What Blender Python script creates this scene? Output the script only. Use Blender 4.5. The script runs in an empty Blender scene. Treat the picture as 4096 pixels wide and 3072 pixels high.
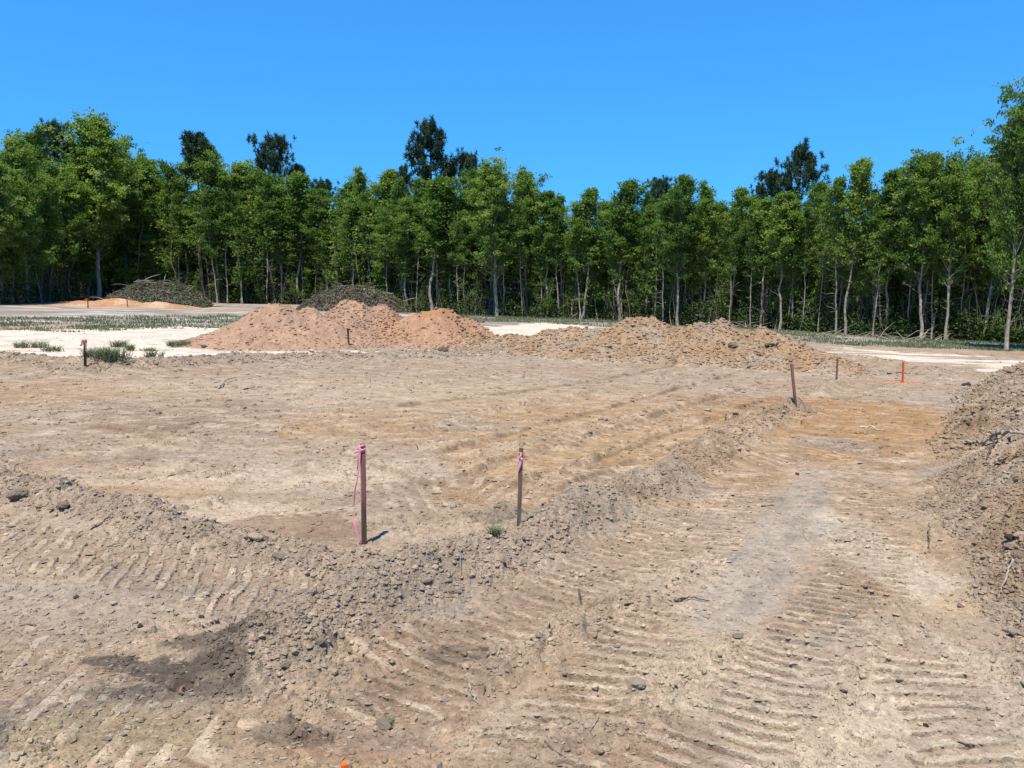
import bpy, math, random
import numpy as np

# ------------------------------------------------------------------ camera, sky, sun
sc = bpy.context.scene
CAM_H, FPX, HOR, TILT = 1.9, 3036.0, 1165.0, 0.025      # metres, focal length and horizon row in photo pixels
PITCH = math.atan((1536.0 - HOR) / FPX)
cam_d = bpy.data.cameras.new("camera")
cam = bpy.data.objects.new("camera", cam_d)
sc.collection.objects.link(cam)
cam.location = (0, 0, CAM_H)
cam.rotation_euler = (math.radians(90) - PITCH, 0, 0)
cam_d.sensor_width = 36.0
cam_d.lens = 36.0 * FPX / 4096.0
cam_d.clip_start, cam_d.clip_end = 0.05, 3000
sc.camera = cam

SUN_EL = math.radians(68)
SH = (0.36, 0.933)                                        # direction in which shadows fall
world = bpy.data.worlds.new("World")
sc.world = world
world.use_nodes = True
wn, wl = world.node_tree.nodes, world.node_tree.links
wn.clear()
w_out = wn.new("ShaderNodeOutputWorld")
w_bg = wn.new("ShaderNodeBackground")
w_sky = wn.new("ShaderNodeTexSky")
w_sky.sky_type = 'NISHITA'
w_sky.sun_disc = False
w_sky.sun_elevation = SUN_EL
w_sky.sun_rotation = math.atan2(-SH[0], -SH[1])
w_sky.altitude = 200
w_sky.air_density = 1.25
w_sky.dust_density = 0.05
w_sky.ozone_density = 4.5
w_gam = wn.new("ShaderNodeGamma")                         # the phone's deep, even blue
w_gam.inputs["Gamma"].default_value = 0.60
w_mul = wn.new("ShaderNodeVectorMath")
w_mul.operation = 'MULTIPLY'
w_mul.inputs[1].default_value = (0.375, 1.50, 2.90)
w_bg.inputs["Strength"].default_value = 0.080
wl.new(w_sky.outputs[0], w_gam.inputs["Color"])
wl.new(w_gam.outputs[0], w_mul.inputs[0])
wl.new(w_mul.outputs[0], w_bg.inputs["Color"])
wl.new(w_bg.outputs[0], w_out.inputs["Surface"])

sun_d = bpy.data.lights.new("sun", 'SUN')
sun_d.energy = 5.0
sun_d.angle = math.radians(0.53)
sun_d.color = (1.0, 0.935, 0.82)
sun = bpy.data.objects.new("sun", sun_d)
sc.collection.objects.link(sun)
from mathutils import Vector
sun.rotation_euler = Vector((SH[0] * math.cos(SUN_EL), SH[1] * math.cos(SUN_EL), -math.sin(SUN_EL))).to_track_quat('-Z', 'Y').to_euler()
sun.location = (-20, -30, 60)
sc.view_settings.view_transform = 'Standard'
sc.view_settings.look = 'None'
sc.view_settings.exposure = 0.72
sc.view_settings.gamma = 1.0
sc.render.engine = 'CYCLES'
sc.cycles.max_bounces = 5
sc.cycles.diffuse_bounces = 3
sc.cycles.transmission_bounces = 3
sc.cycles.transparent_max_bounces = 6

# ------------------------------------------------------------------ helpers
C = sc.collection
RNG = np.random.default_rng(7)
f32 = np.float32
CP, SP = math.cos(PITCH), math.sin(PITCH)

def ray(px, py):
    u, v = (px - 2048.0) / FPX, (1536.0 - py) / FPX
    return np.array([u, v * SP + CP, v * CP - SP])

def at(px, py):
    """Plan point of the tilted ground seen at a photo pixel."""
    d = ray(px, py)
    t = CAM_H / (-d[2] - TILT * d[0])
    return np.array([d[0] * t, d[1] * t])

def ats(*pts):
    return np.array([at(*p) for p in pts], dtype=f32)

def link(o, parent=None):
    C.objects.link(o)
    if parent is not None:
        o.parent = parent
    return o

def tag(o, label=None, cat=None, group=None, kind=None):
    for k, v in (("label", label), ("category", cat), ("group", group), ("kind", kind)):
        if v:
            o[k] = v
    return o

def mesh_np(name, V, F, smooth=False, attrs=None, mats=()):
    """V (n,3) float, F (m,3|4) int -> mesh; attrs {name: (type, domain, data)}"""
    V = np.ascontiguousarray(V, dtype=f32)
    F = np.ascontiguousarray(F, dtype=np.int32)
    me = bpy.data.meshes.new(name)
    k = F.shape[1]
    me.vertices.add(len(V)); me.vertices.foreach_set("co", V.ravel())
    me.loops.add(F.size); me.loops.foreach_set("vertex_index", F.ravel())
    me.polygons.add(len(F))
    me.polygons.foreach_set("loop_start", np.arange(0, F.size, k, dtype=np.int32))
    me.polygons.foreach_set("use_smooth", np.full(len(F), smooth, dtype=bool))
    for n, (ty, dom, data) in (attrs or {}).items():
        a = me.attributes.new(n, ty, dom)
        a.data.foreach_set("color" if ty == 'FLOAT_COLOR' else "value", np.ascontiguousarray(data, dtype=f32).ravel())
    me.update(calc_edges=True)
    for m in mats:
        me.materials.append(m)
    return me

def obj(name, me, parent=None):
    return link(bpy.data.objects.new(name, me), parent)

def empty(name, loc, rz=0.0):
    o = bpy.data.objects.new(name, None)
    o.empty_display_size = 0.2
    o.location = [float(c) for c in loc]
    o.rotation_euler = (0, 0, rz)
    return link(o)

# ---- lattice noise
_g = np.random.default_rng(11)
_ang = _g.random((256, 256)).astype(f32) * 2 * np.pi
GX, GY = np.cos(_ang), np.sin(_ang)
WJX, WJY, WR, WE = [_g.random((256, 256)).astype(f32) for _ in range(4)]

def pn(x, y, seed=0):
    x = x + seed * 17.31; y = y + seed * 9.77
    xf, yf = np.floor(x), np.floor(y)
    i = xf.astype(np.int32); j = yf.astype(np.int32)
    fx, fy = (x - xf).astype(f32), (y - yf).astype(f32)
    u = fx * fx * fx * (fx * (fx * 6 - 15) + 10); v = fy * fy * fy * (fy * (fy * 6 - 15) + 10)
    i0, j0, i1, j1 = i & 255, j & 255, (i + 1) & 255, (j + 1) & 255
    a = GX[i0, j0] * fx + GY[i0, j0] * fy
    b = GX[i1, j0] * (fx - 1) + GY[i1, j0] * fy
    c = GX[i0, j1] * fx + GY[i0, j1] * (fy - 1)
    d = GX[i1, j1] * (fx - 1) + GY[i1, j1] * (fy - 1)
    return (a + (b - a) * u + (c - a) * v + (a - b - c + d) * u * v) * f32(1.4)

def fbm(x, y, oct=3, seed=0, gain=0.5):
    s, amp = 0, 1.0
    for k in range(oct):
        s = s + amp * pn(x * 2.03 ** k, y * 2.03 ** k, seed + k * 3)
        amp *= gain
    return s

def clod(x, y, size, dens, seed=0, flat=0.8):
    """lumpy clods: cells of one size, the share that exist follows dens"""
    x = x / size + seed * 5.3; y = y / size + seed * 3.9
    wx = pn(x * 1.9, y * 1.9, seed + 40) * 0.22; wy = pn(x * 1.9, y * 1.9, seed + 41) * 0.22
    x = x + wx; y = y + wy
    xf, yf = np.floor(x), np.floor(y)
    i = xf.astype(np.int32); j = yf.astype(np.int32)
    fx, fy = (x - xf).astype(f32), (y - yf).astype(f32)
    h = np.zeros_like(fx)
    for di in (-1, 0, 1):
        for dj in (-1, 0, 1):
            a, b = (i + di) & 255, (j + dj) & 255
            dx, dy = di + WJX[a, b] - fx, dj + WJY[a, b] - fy
            r = 0.20 + 0.40 * WR[a, b] ** 2
            an = WE[b, a] * 3.1; c, s_ = np.cos(an), np.sin(an)
            u, v = np.abs(dx * c + dy * s_), np.abs(-dx * s_ + dy * c) * (1 + .5 * WJX[b, a])
            q = 1 - np.maximum(np.maximum(u, v), (u + v) * .72) / r
            on = WE[a, b] < dens
            top = .62 + (dx * (WJY[b, a] - .5) + dy * (WR[b, a] - .2)) / r * .8
            h = np.maximum(h, np.where(on & (q > 0), r * np.minimum(q * 1.9, np.maximum(top, .15)), 0))
    return h * (size * flat)

def crumb(x, y, lam, seed=0):
    """rounded lumps parted by sharp crevices"""
    h = 0
    for k, l in enumerate(lam):
        n = np.abs(pn(x / l + .3 * k, y / l, seed + k * 5))
        h = h + l * .42 * (np.sqrt(n + .02) - .45)
    return h

def slab(x, y, size, thick, dens, seed=0, sx=1.0):
    """broken plates lying tilted, mostly raised on the near side; returns height and plate mask"""
    x = x / (size * sx) + seed * 4.1; y = y / size + seed * 7.3
    x = x + pn(x * 1.7, y * 1.7, seed + 70) * .25 + pn(x * 5, y * 5, seed + 72) * .09
    y = y + pn(x * 1.7, y * 1.7, seed + 71) * .25 + pn(x * 5, y * 5, seed + 73) * .09
    xf, yf = np.floor(x), np.floor(y)
    i = xf.astype(np.int32); j = yf.astype(np.int32)
    fx, fy = (x - xf).astype(f32), (y - yf).astype(f32)
    h = np.zeros_like(fx); m = np.zeros_like(fx)
    for di in (-1, 0, 1):
        for dj in (-1, 0, 1):
            a, b = (i + di) & 255, (j + dj) & 255
            dx, dy = fx - di - WJX[a, b], fy - dj - WJY[a, b]
            r = .25 + .35 * WR[a, b]
            an = WE[b, a] * 3.1; c, s_ = np.cos(an), np.sin(an)
            u, v = dx * c + dy * s_, -dx * s_ + dy * c
            q = r - np.maximum(np.maximum(np.abs(u), np.abs(v) * (1.1 + WJX[b, a])), (np.abs(u) + np.abs(v)) * .75)
            on = (WE[a, b] < dens) & (q > 0)
            e = np.clip(q / .07, 0, 1)
            t = (.75 - dy / r * .55 + (WJY[b, a] - .5) * dx / r * .8) * thick * (.4 + .9 * WR[b, a])
            h = np.maximum(h, np.where(on, np.maximum(t, .1 * thick) * e, 0))
            m = np.maximum(m, np.where(on, e, 0))
    return h, m

def sstep(a, b, x):
    t = np.clip((x - a) / (b - a), 0, 1)
    return t * t * (3 - 2 * t)

def poly_dist(X, Y, P):
    """distance, arc length and signed side of the nearest point on polyline P"""
    best = np.full(X.shape, 1e9, dtype=f32); S = np.zeros_like(best); T = np.zeros_like(best)
    s0 = 0.0
    n = len(P) - 1
    for k in range(n):
        a, b = P[k], P[k + 1]
        d = b - a; L = float(np.hypot(*d)); d = d / L
        rx, ry = X - a[0], Y - a[1]
        s = rx * d[0] + ry * d[1]
        sc_ = np.clip(s, 0, L)
        ex, ey = rx - sc_ * d[0], ry - sc_ * d[1]
        dist = np.sqrt(ex * ex + ey * ey)
        m = dist < best
        best = np.where(m, dist, best)
        S = np.where(m, s0 + sc_, S)
        T = np.where(m, rx * d[1] - ry * d[0], T)
        s0 += L
    return best, S, T

# ------------------------------------------------------------------ the ground: one height field, split into ground, berms and piles
RIDGES = {   # loose soil pushed up in ridges: photo points, half width, height
    'front_left': (ats((-420, 1830), (-150, 1890), (74, 1975), (278, 2032), (555, 2100), (815, 2155), (1111, 2255), (1300, 2292), (1430, 2300)), 0.26, 0.13),
    'front_right': (ats((1080, 2640), (1300, 2490), (1550, 2385), (1850, 2275), (2150, 2170), (2450, 2020), (2750, 1870), (2900, 1780), (3050, 1705), (3190, 1640)), 0.30, 0.19),
    'back_left': (ats((-500, 1425), (-100, 1440), (150, 1455), (360, 1480), (620, 1470), (1000, 1445), (1400, 1430), (1750, 1425), (2050, 1415)), 0.60, 0.17),
    'bank': (np.array([(3.35, 1.0), (3.75, 3.2), (4.98, 6.4), (7.15, 10.0), (8.5, 12.0), (9.55, 14.0), (9.9, 14.6)], dtype=f32), 1.00, 0.70),
}
PILES = {    # photo column of the peak, distance of the centre, height, radius across, radius in depth
    'red_left': [(1120, 24.6, 1.36, 3.0, 2.9), (1230, 24.9, 1.20, 2.6, 2.6)],
    'red_middle': [(1420, 27.6, 1.42, 2.9, 3.0), (1520, 27.6, 1.25, 2.7, 2.7)],
    'red_right': [(1765, 26.0, 1.33, 2.1, 2.2), (1690, 26.3, 1.18, 2.0, 2.2), (1860, 25.7, 1.0, 2.0, 2.0)],
    'brown_low': [(2250, 24.2, 0.80, 2.6, 1.8), (2100, 24.0, 0.55, 2.2, 1.5), (2370, 24.0, .62, 2.0, 1.7)],
    'brown_middle': [(2570, 24.0, 1.13, 2.9, 2.6), (2470, 23.8, 0.98, 3.2, 2.4), (2700, 23.4, 1.02, 2.8, 2.4), (2600, 22.8, .9, 3.2, 2.0)],
    'brown_right': [(2890, 22.4, 1.14, 3.0, 2.4), (2810, 22.6, 1.0, 2.6, 2.2), (3010, 21.8, 1.0, 2.6, 2.2), (3160, 20.8, 0.82, 1.9, 1.7), (3290, 20.0, 0.5, 1.4, 1.2)],
    'clay': [(470, 58.5, 0.62, 4.4, 2.2), (640, 58.0, 0.45, 3.4, 2.0), (350, 60.0, 0.3, 4.0, 2.0)],
}
WINDROWS = [ # thin rows of clods: photo points, half width, height
    (ats((1880, 1840), (2150, 1765), (2450, 1695), (2700, 1625), (2950, 1550)), 0.13, 0.055),
    (ats((1650, 1735), (1850, 1685), (2100, 1622), (2400, 1560), (2900, 1470)), 0.12, 0.06),
    (ats((2000, 2000), (2300, 1855), (2700, 1705), (3000, 1590)), 0.07, 0.03),
    (ats((1850, 1900), (2200, 1800), (2600, 1690), (3050, 1540)), 0.06, 0.025),
    (ats((1800, 2115), (1930, 2070), (2060, 2030)), 0.12, 0.08),
    (ats((1900, 2710), (2060, 2625), (2204, 2562), (2333, 2504), (2592, 2413), (2800, 2270)), 0.12, 0.06),
    (ats((2050, 2990), (2500, 2930), (2700, 2760), (2880, 2640), (2960, 2540)), 0.14, 0.035),
    (ats((3150, 3060), (3330, 2840), (3520, 2600), (3580, 2400)), 0.10, 0.03),
    (ats((640, 1905), (900, 1890), (1000, 1860)), 0.18, 0.04),
    (ats((520, 1805), (680, 1780), (860, 1760)), 0.15, 0.035),
    (ats((600, 2075), (760, 2045), (900, 2000)), 0.09, 0.05),
    (ats((1560, 1870), (1750, 1845), (1900, 1855)), 0.20, 0.05),
    (ats((1060, 1810), (1300, 1800), (1480, 1760)), 0.25, 0.04),
    (ats((3240, 1590), (3310, 1560), (3390, 1535)), 0.20, 0.14),
    (ats((3300, 1450), (3480, 1440), (3700, 1470), (3800, 1520)), 0.30, 0.10),
    (ats((900, 1560), (1400, 1550), (2000, 1500)), 0.25, 0.03),
    (ats((2050, 1620), (2130, 1612)), 0.12, 0.10),
    (ats((1130, 2690), (1000, 2750), (850, 2840)), 0.16, 0.05),
    (ats((1050, 2960), (1250, 2900), (1330, 2870)), 0.14, 0.06),
]
PADLINES = [ # edges left by the dozer's blade: photo points, width, height
    (ats((1700, 1820), (1900, 1770), (2200, 1690), (2500, 1610), (2800, 1530), (2950, 1490)), .10, .075),
    (ats((1800, 1900), (2050, 1830), (2350, 1745), (2600, 1670), (2900, 1580), (3050, 1530)), .09, .085),
    (ats((1950, 1960), (2250, 1870), (2500, 1790), (2800, 1690), (3080, 1590)), .08, .065),
    (ats((2150, 1960), (2400, 1880), (2650, 1800), (2900, 1710), (3100, 1640)), .07, .055),
    (ats((1500, 1640), (1900, 1590), (2300, 1530), (2750, 1455)), .10, .06),
    (ats((1450, 1830), (1700, 1925), (1950, 1920), (2130, 1900)), .07, .07),
    (ats((300, 1690), (600, 1740), (850, 1800)), .07, .045),
    (ats((480, 1690), (900, 1745), (1200, 1800)), .06, .04),
    (ats((2420, 2060), (2700, 1935), (3000, 1790)), .05, .03),
]
TRACKS = [   # cleat marks of a tracked machine: photo points, half width, cleat spacing, depth, skew
    (ats((1450, 2920), (1750, 2700), (2120, 2480), (2450, 2250), (2660, 2100), (2950, 1900)), 0.25, 0.112, 0.010, 0.0),
    (ats((2150, 3120), (2420, 2760), (2660, 2480), (2800, 2200), (2900, 2050), (3030, 1880)), 0.27, 0.108, 0.013, -0.30),
    (ats((2700, 3120), (3030, 2840), (3250, 2580), (3450, 2320), (3490, 2100), (3480, 1950), (3470, 1820)), 0.27, 0.102, 0.014, -0.28),
    (ats((3980, 3120), (3760, 2850), (3640, 2600)), 0.24, 0.105, 0.011, -0.25),
    (ats((-300, 2080), (100, 2180), (500, 2260), (900, 2360), (1300, 2480), (1450, 2560)), 0.33, 0.122, 0.013, -0.75),
    (ats((-200, 2620), (150, 2700), (500, 2830), (850, 2990)), 0.36, 0.13, 0.005, -0.5),
    (ats((1550, 1990), (1850, 1950), (2300, 1960), (2500, 1880)), 0.50, 0.16, 0.008, 0.3),
    (ats((1000, 1720), (700, 1700), (480, 1640), (200, 1600)), 0.45, 0.17, 0.009, 0.2),
    (ats((2800, 1850), (3150, 1830), (3300, 1800)), 0.35, 0.15, 0.012, 0.0),
    (ats((2000, 1800), (2500, 1700), (3100, 1540)), 0.35, 0.18, 0.009, 0.1),
]
TREELINE = ats((-700, 1222), (0, 1218), (400, 1198), (850, 1212), (1250, 1220), (1650, 1250), (2000, 1268), (2400, 1280), (2700, 1302), (3000, 1310), (3500, 1346), (3750, 1358), (4096, 1378), (4500, 1400), (5200, 1430))

ITEMS = ['ground'] + list(RIDGES) + list(PILES)

# albedo of each soil
TAN, GREYTAN = (.335, .258, .184), (.325, .264, .203)
OCHRE, PALE, BROWN = (.355, .235, .125), (.50, .41, .305), (.265, .188, .128)
GREY, DARK, RED = (.27, .228, .185), (.085, .070, .057), (.375, .245, .170)
SAND, CLAY, SHADED_LITTER = (.66, .585, .49), (.44, .255, .14), (.07, .055, .038)  # the litter brown is darkened to carry the wood's shade
NAMED = (OCHRE, PALE, BROWN, GREY, DARK, SAND, GREYTAN)
PATCHES = [  # photo point, half sizes in metres (across, in depth), colour, strength
    (2560, 1700, 3.2, 3.0, OCHRE, .85), (2200, 1830, 1.3, 1.2, OCHRE, .8), (3350, 1690, 2.4, 2.6, (.37, .232, .115), .95), (3500, 1640, 1.8, 1.6, (.37, .232, .115), .8), (2300, 1960, 1.2, .7, OCHRE, .75),
    (1450, 1690, 1.2, 1.1, OCHRE, .55), (300, 1560, 2.2, 1.6, OCHRE, .5), (600, 1960, .8, .4, OCHRE, .5), (2980, 1850, 1.0, .7, (.38, .25, .145), .7),
    (3330, 1830, .30, .32, (.48, .31, .165), .95), (3120, 1900, .35, .2, OCHRE, .7),
    (950, 2060, .75, .42, PALE, .75), (850, 1920, 1.6, .4, PALE, .45), (1350, 1880, .8, .5, PALE, .4), (1350, 1560, 4.0, 1.6, (.47, .39, .30), .6), (2000, 1560, 3.0, 1.5, (.45, .36, .26), .5),
    (1180, 2110, .55, .38, BROWN, .9), (600, 1700, 1.0, .6, BROWN, .7), (1900, 1710, .8, .5, (.31, .25, .20), .7), (900, 1640, 1.2, .8, BROWN, .5),
    (3225, 2075, .20, .36, (.27, .24, .215), .6), (3010, 2330, .13, .2, (.45, .40, .345), .6), (3200, 1990, .45, .18, (.21, .18, .15), .75), (3330, 1775, .55, .5, GREY, .8),
    (3060, 2290, .16, .12, BROWN, .85), (3460, 2180, .34, 1.3, (.55, .485, .40), .8), (3400, 1900, .6, .5, PALE, .4), (2760, 2280, .42, 1.0, (.53, .46, .37), .75),
    (3050, 2800, .65, .6, (.52, .455, .37), .7), (2700, 2650, .5, .6, PALE, .35), (3650, 2750, .6, .7, (.51, .45, .37), .7),
    (1750, 2700, .45, .5, BROWN, .8), (2200, 2430, .4, .5, (.34, .262, .195), .85), (2550, 2180, .4, .6, (.37, .285, .20), .7), (2450, 2950, .5, .25, BROWN, .6),
    (470, 2665, .17, .05, DARK, .85), (590, 2690, .22, .085, DARK, .72), (700, 2712, .22, .10, DARK, .72), (830, 2735, .26, .15, DARK, .55), (700, 2800, .34, .07, DARK, .55), (900, 2660, .2, .2, DARK, .4), (900, 2640, .14, .16, (.13, .115, .10), .7), (830, 2600, .24, .10, DARK, .7), (330, 2900, .5, .2, (.17, .155, .14), .7), (120, 2980, .4, .2, (.18, .165, .15), .7), (700, 2790, .40, .15, (.19, .17, .15), .65),
    (1190, 2960, .20, .09, DARK, .6), (1830, 2630, .2, .10, DARK, .5), (1650, 2420, .5, .22, (.26, .235, .215), .6), (1050, 2480, .3, .2, GREY, .4),
    (1960, 2070, .30, .2, (.17, .147, .125), .85), (2300, 2100, .5, .35, (.30, .262, .22), .7), (2600, 1930, .7, .6, GREY, .7), (1990, 2140, .22, .12, SAND, .85),
    (470, 2960, .45, .20, (.42, .345, .215), .6), (1450, 2990, .35, .10, (.36, .225, .155), .8), (1560, 2960, .3, .12, GREY, .5), (2150, 2880, .25, .2, PALE, .5),
    (0, 1830, .7, .4, GREY, .5), (540, 1830, .5, .3, GREY, .45), (850, 1810, .7, .4, (.43, .37, .31), .5), (200, 2200, 1.2, .5, (.42, .345, .25), .6), (300, 2450, 1.0, .5, (.375, .325, .27), .6),
    (3950, 1640, 1.0, 1.2, (.31, .275, .24), .7), (4060, 1600, .6, .4, (.48, .28, .12), .5), (3830, 1760, .8, .9, (.41, .27, .15), .85), (3850, 1900, .6, .4, GREY, .6), (3900, 2420, .25, .2, (.45, .35, .22), .6), (3880, 1490, .9, .6, (.36, .26, .18), .7),
    (3600, 1529, .45, .28, (.66, .19, .07), .8), (3480, 1525, .9, .15, (.55, .26, .14), .45), (3550, 1480, 1.8, 1.0, GREYTAN, .5),
    (1900, 1440, 5.0, 1.2, (.37, .315, .255), .6), (900, 1460, 4.0, 1.0, (.34, .29, .235), .6), (100, 1470, 3.0, 1.0, (.36, .285, .20), .6),
]
SAND_POLY = [ats((-700, 1330), (100, 1322), (900, 1305), (1500, 1400), (1150, 1425), (700, 1430), (300, 1440), (-500, 1420)),
             ats((1600, 1395), (2000, 1300), (2300, 1290), (2400, 1310), (2050, 1350), (1700, 1402)),
             ats((3300, 1385), (3700, 1410), (4100, 1435), (4800, 1480), (4800, 1560), (4100, 1500), (3700, 1455), (3350, 1415))]

def in_poly(X, Y, P):
    c = np.zeros(X.shape, dtype=bool)
    n = len(P)
    for k in range(n):
        a, b = P[k], P[(k + 1) % n]
        if a[1] == b[1]:
            continue
        m = (Y < a[1]) != (Y < b[1])
        c ^= m & (X < (b[0] - a[0]) * (Y - a[1]) / (b[1] - a[1]) + a[0])
    return c

def lerp(col, m, c):
    for k in range(3):
        col[k] += (c[k] - col[k]) * m

def macro(X, Y):
    """large shapes: base, item heights"""
    wx = pn(X * .9, Y * .9, 3) * .22 + pn(X * 2.7, Y * 2.7, 4) * .08
    wy = pn(X * .9, Y * .9, 5) * .22 + pn(X * 2.7, Y * 2.7, 6) * .08
    base = -TILT * np.clip(X, -70, 60) + pn(X / 4.5, Y / 4.5, 1) * .035 + pn(X / 1.6, Y / 1.6, 2) * .018
    hs = []
    for k, (P, w, h) in RIDGES.items():
        n = len(P)
        pad = 3.5 * w + .5
        lo, hi = P.min(0) - pad, P.max(0) + pad
        box = (X > lo[0]) & (X < hi[0]) & (Y > lo[1]) & (Y < hi[1])
        H = np.zeros(X.shape, dtype=f32)
        if box.any():
            x, y = X[box], Y[box]
            d, s, t = poly_dist(x + wx[box] * min(1, w * 2.2), y + wy[box] * min(1, w * 2.2), P)
            mod = 1 + .45 * pn(s / (w * 2.6), s * 0 + 3.3, 7) + .25 * pn(x / (w * .9), y / (w * .9), 8)
            if k == 'bank':
                # steeper face to the left (the viewer), a long flat top beyond
                q = np.where(t > 0, sstep(2.4, .6, d / w * 1.0), sstep(1.42, .05, d / w))
                v = h * q * (.85 + .25 * mod - .15)
            else:
                v = h * np.exp(-(d / w) ** 2 * 1.25) * mod
            H[box] = np.maximum(v, 0)
        hs.append(H)
    for k, cones in PILES.items():
        H = np.zeros(X.shape, dtype=f32)
        cs = [((px - 2048) / FPX * D, D) for px, D, *_ in cones]
        R = max(max(c[3], c[4]) for c in cones) + 1
        box = (X > min(c[0] for c in cs) - R) & (X < max(c[0] for c in cs) + R) & (Y > min(c[1] for c in cs) - R) & (Y < max(c[1] for c in cs) + R)
        if box.any():
            x, y = X[box] + wx[box] * .8, Y[box] + wy[box] * .8
            v = np.zeros(x.shape, dtype=f32)
            for (cx, cy), (px, D, h, rx, ry) in zip(cs, cones):
                r = np.sqrt(((x - cx) / rx) ** 2 + ((y - cy) / ry) ** 2)
                r = np.sqrt(r * r + .02) - .06
                q = np.clip(1.06 - r, 0, None)
                cap = .80 if 'brown' in k else .90
                q = np.minimum(q, cap + (1 - cap) * .6 * np.tanh(np.maximum(q - cap, 0) / ((1 - cap) * .6)))
                q = q - .16 * np.sin(np.clip(q, 0, 1) * np.pi) * (.5 if 'brown' in k else 1)      # concave foot
                v = np.maximum(v, h * np.clip(q, 0, 1))
            rough = .24 if 'brown' in k else .13
            v = v * (1 + rough * fbm(X[box] * 1.3, Y[box] * 1.3, 3, 9))
            if k == 'red_right':     # the bitten notch near its crest
                v -= .45 * np.exp(-(((X[box] - (-1.50)) / .22) ** 2 + ((Y[box] - 25.0) / .40) ** 2)) * (v > .4)
            H[box] = np.maximum(v, 0)
        hs.append(H)
    wr = np.zeros(X.shape, dtype=f32)
    for P, w, h in WINDROWS:
        lo, hi = P.min(0) - 4 * w, P.max(0) + 4 * w
        box = (X > lo[0]) & (X < hi[0]) & (Y > lo[1]) & (Y < hi[1])
        if box.any():
            x, y = X[box], Y[box]
            d, s, t = poly_dist(x + wx[box] * w * 2, y + wy[box] * w * 2, P)
            L = float(np.sum(np.hypot(*np.diff(P, axis=0).T)))
            e = np.clip(np.minimum(s, L - s) / (2 * w) + .35, 0, 1)
            wr[box] = np.maximum(wr[box], h * np.exp(-(d / w) ** 2) * e * (1 + .7 * pn(s / (w * 2.2), s * 0, 12)))
    return base, hs, np.maximum(wr, 0)

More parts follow.
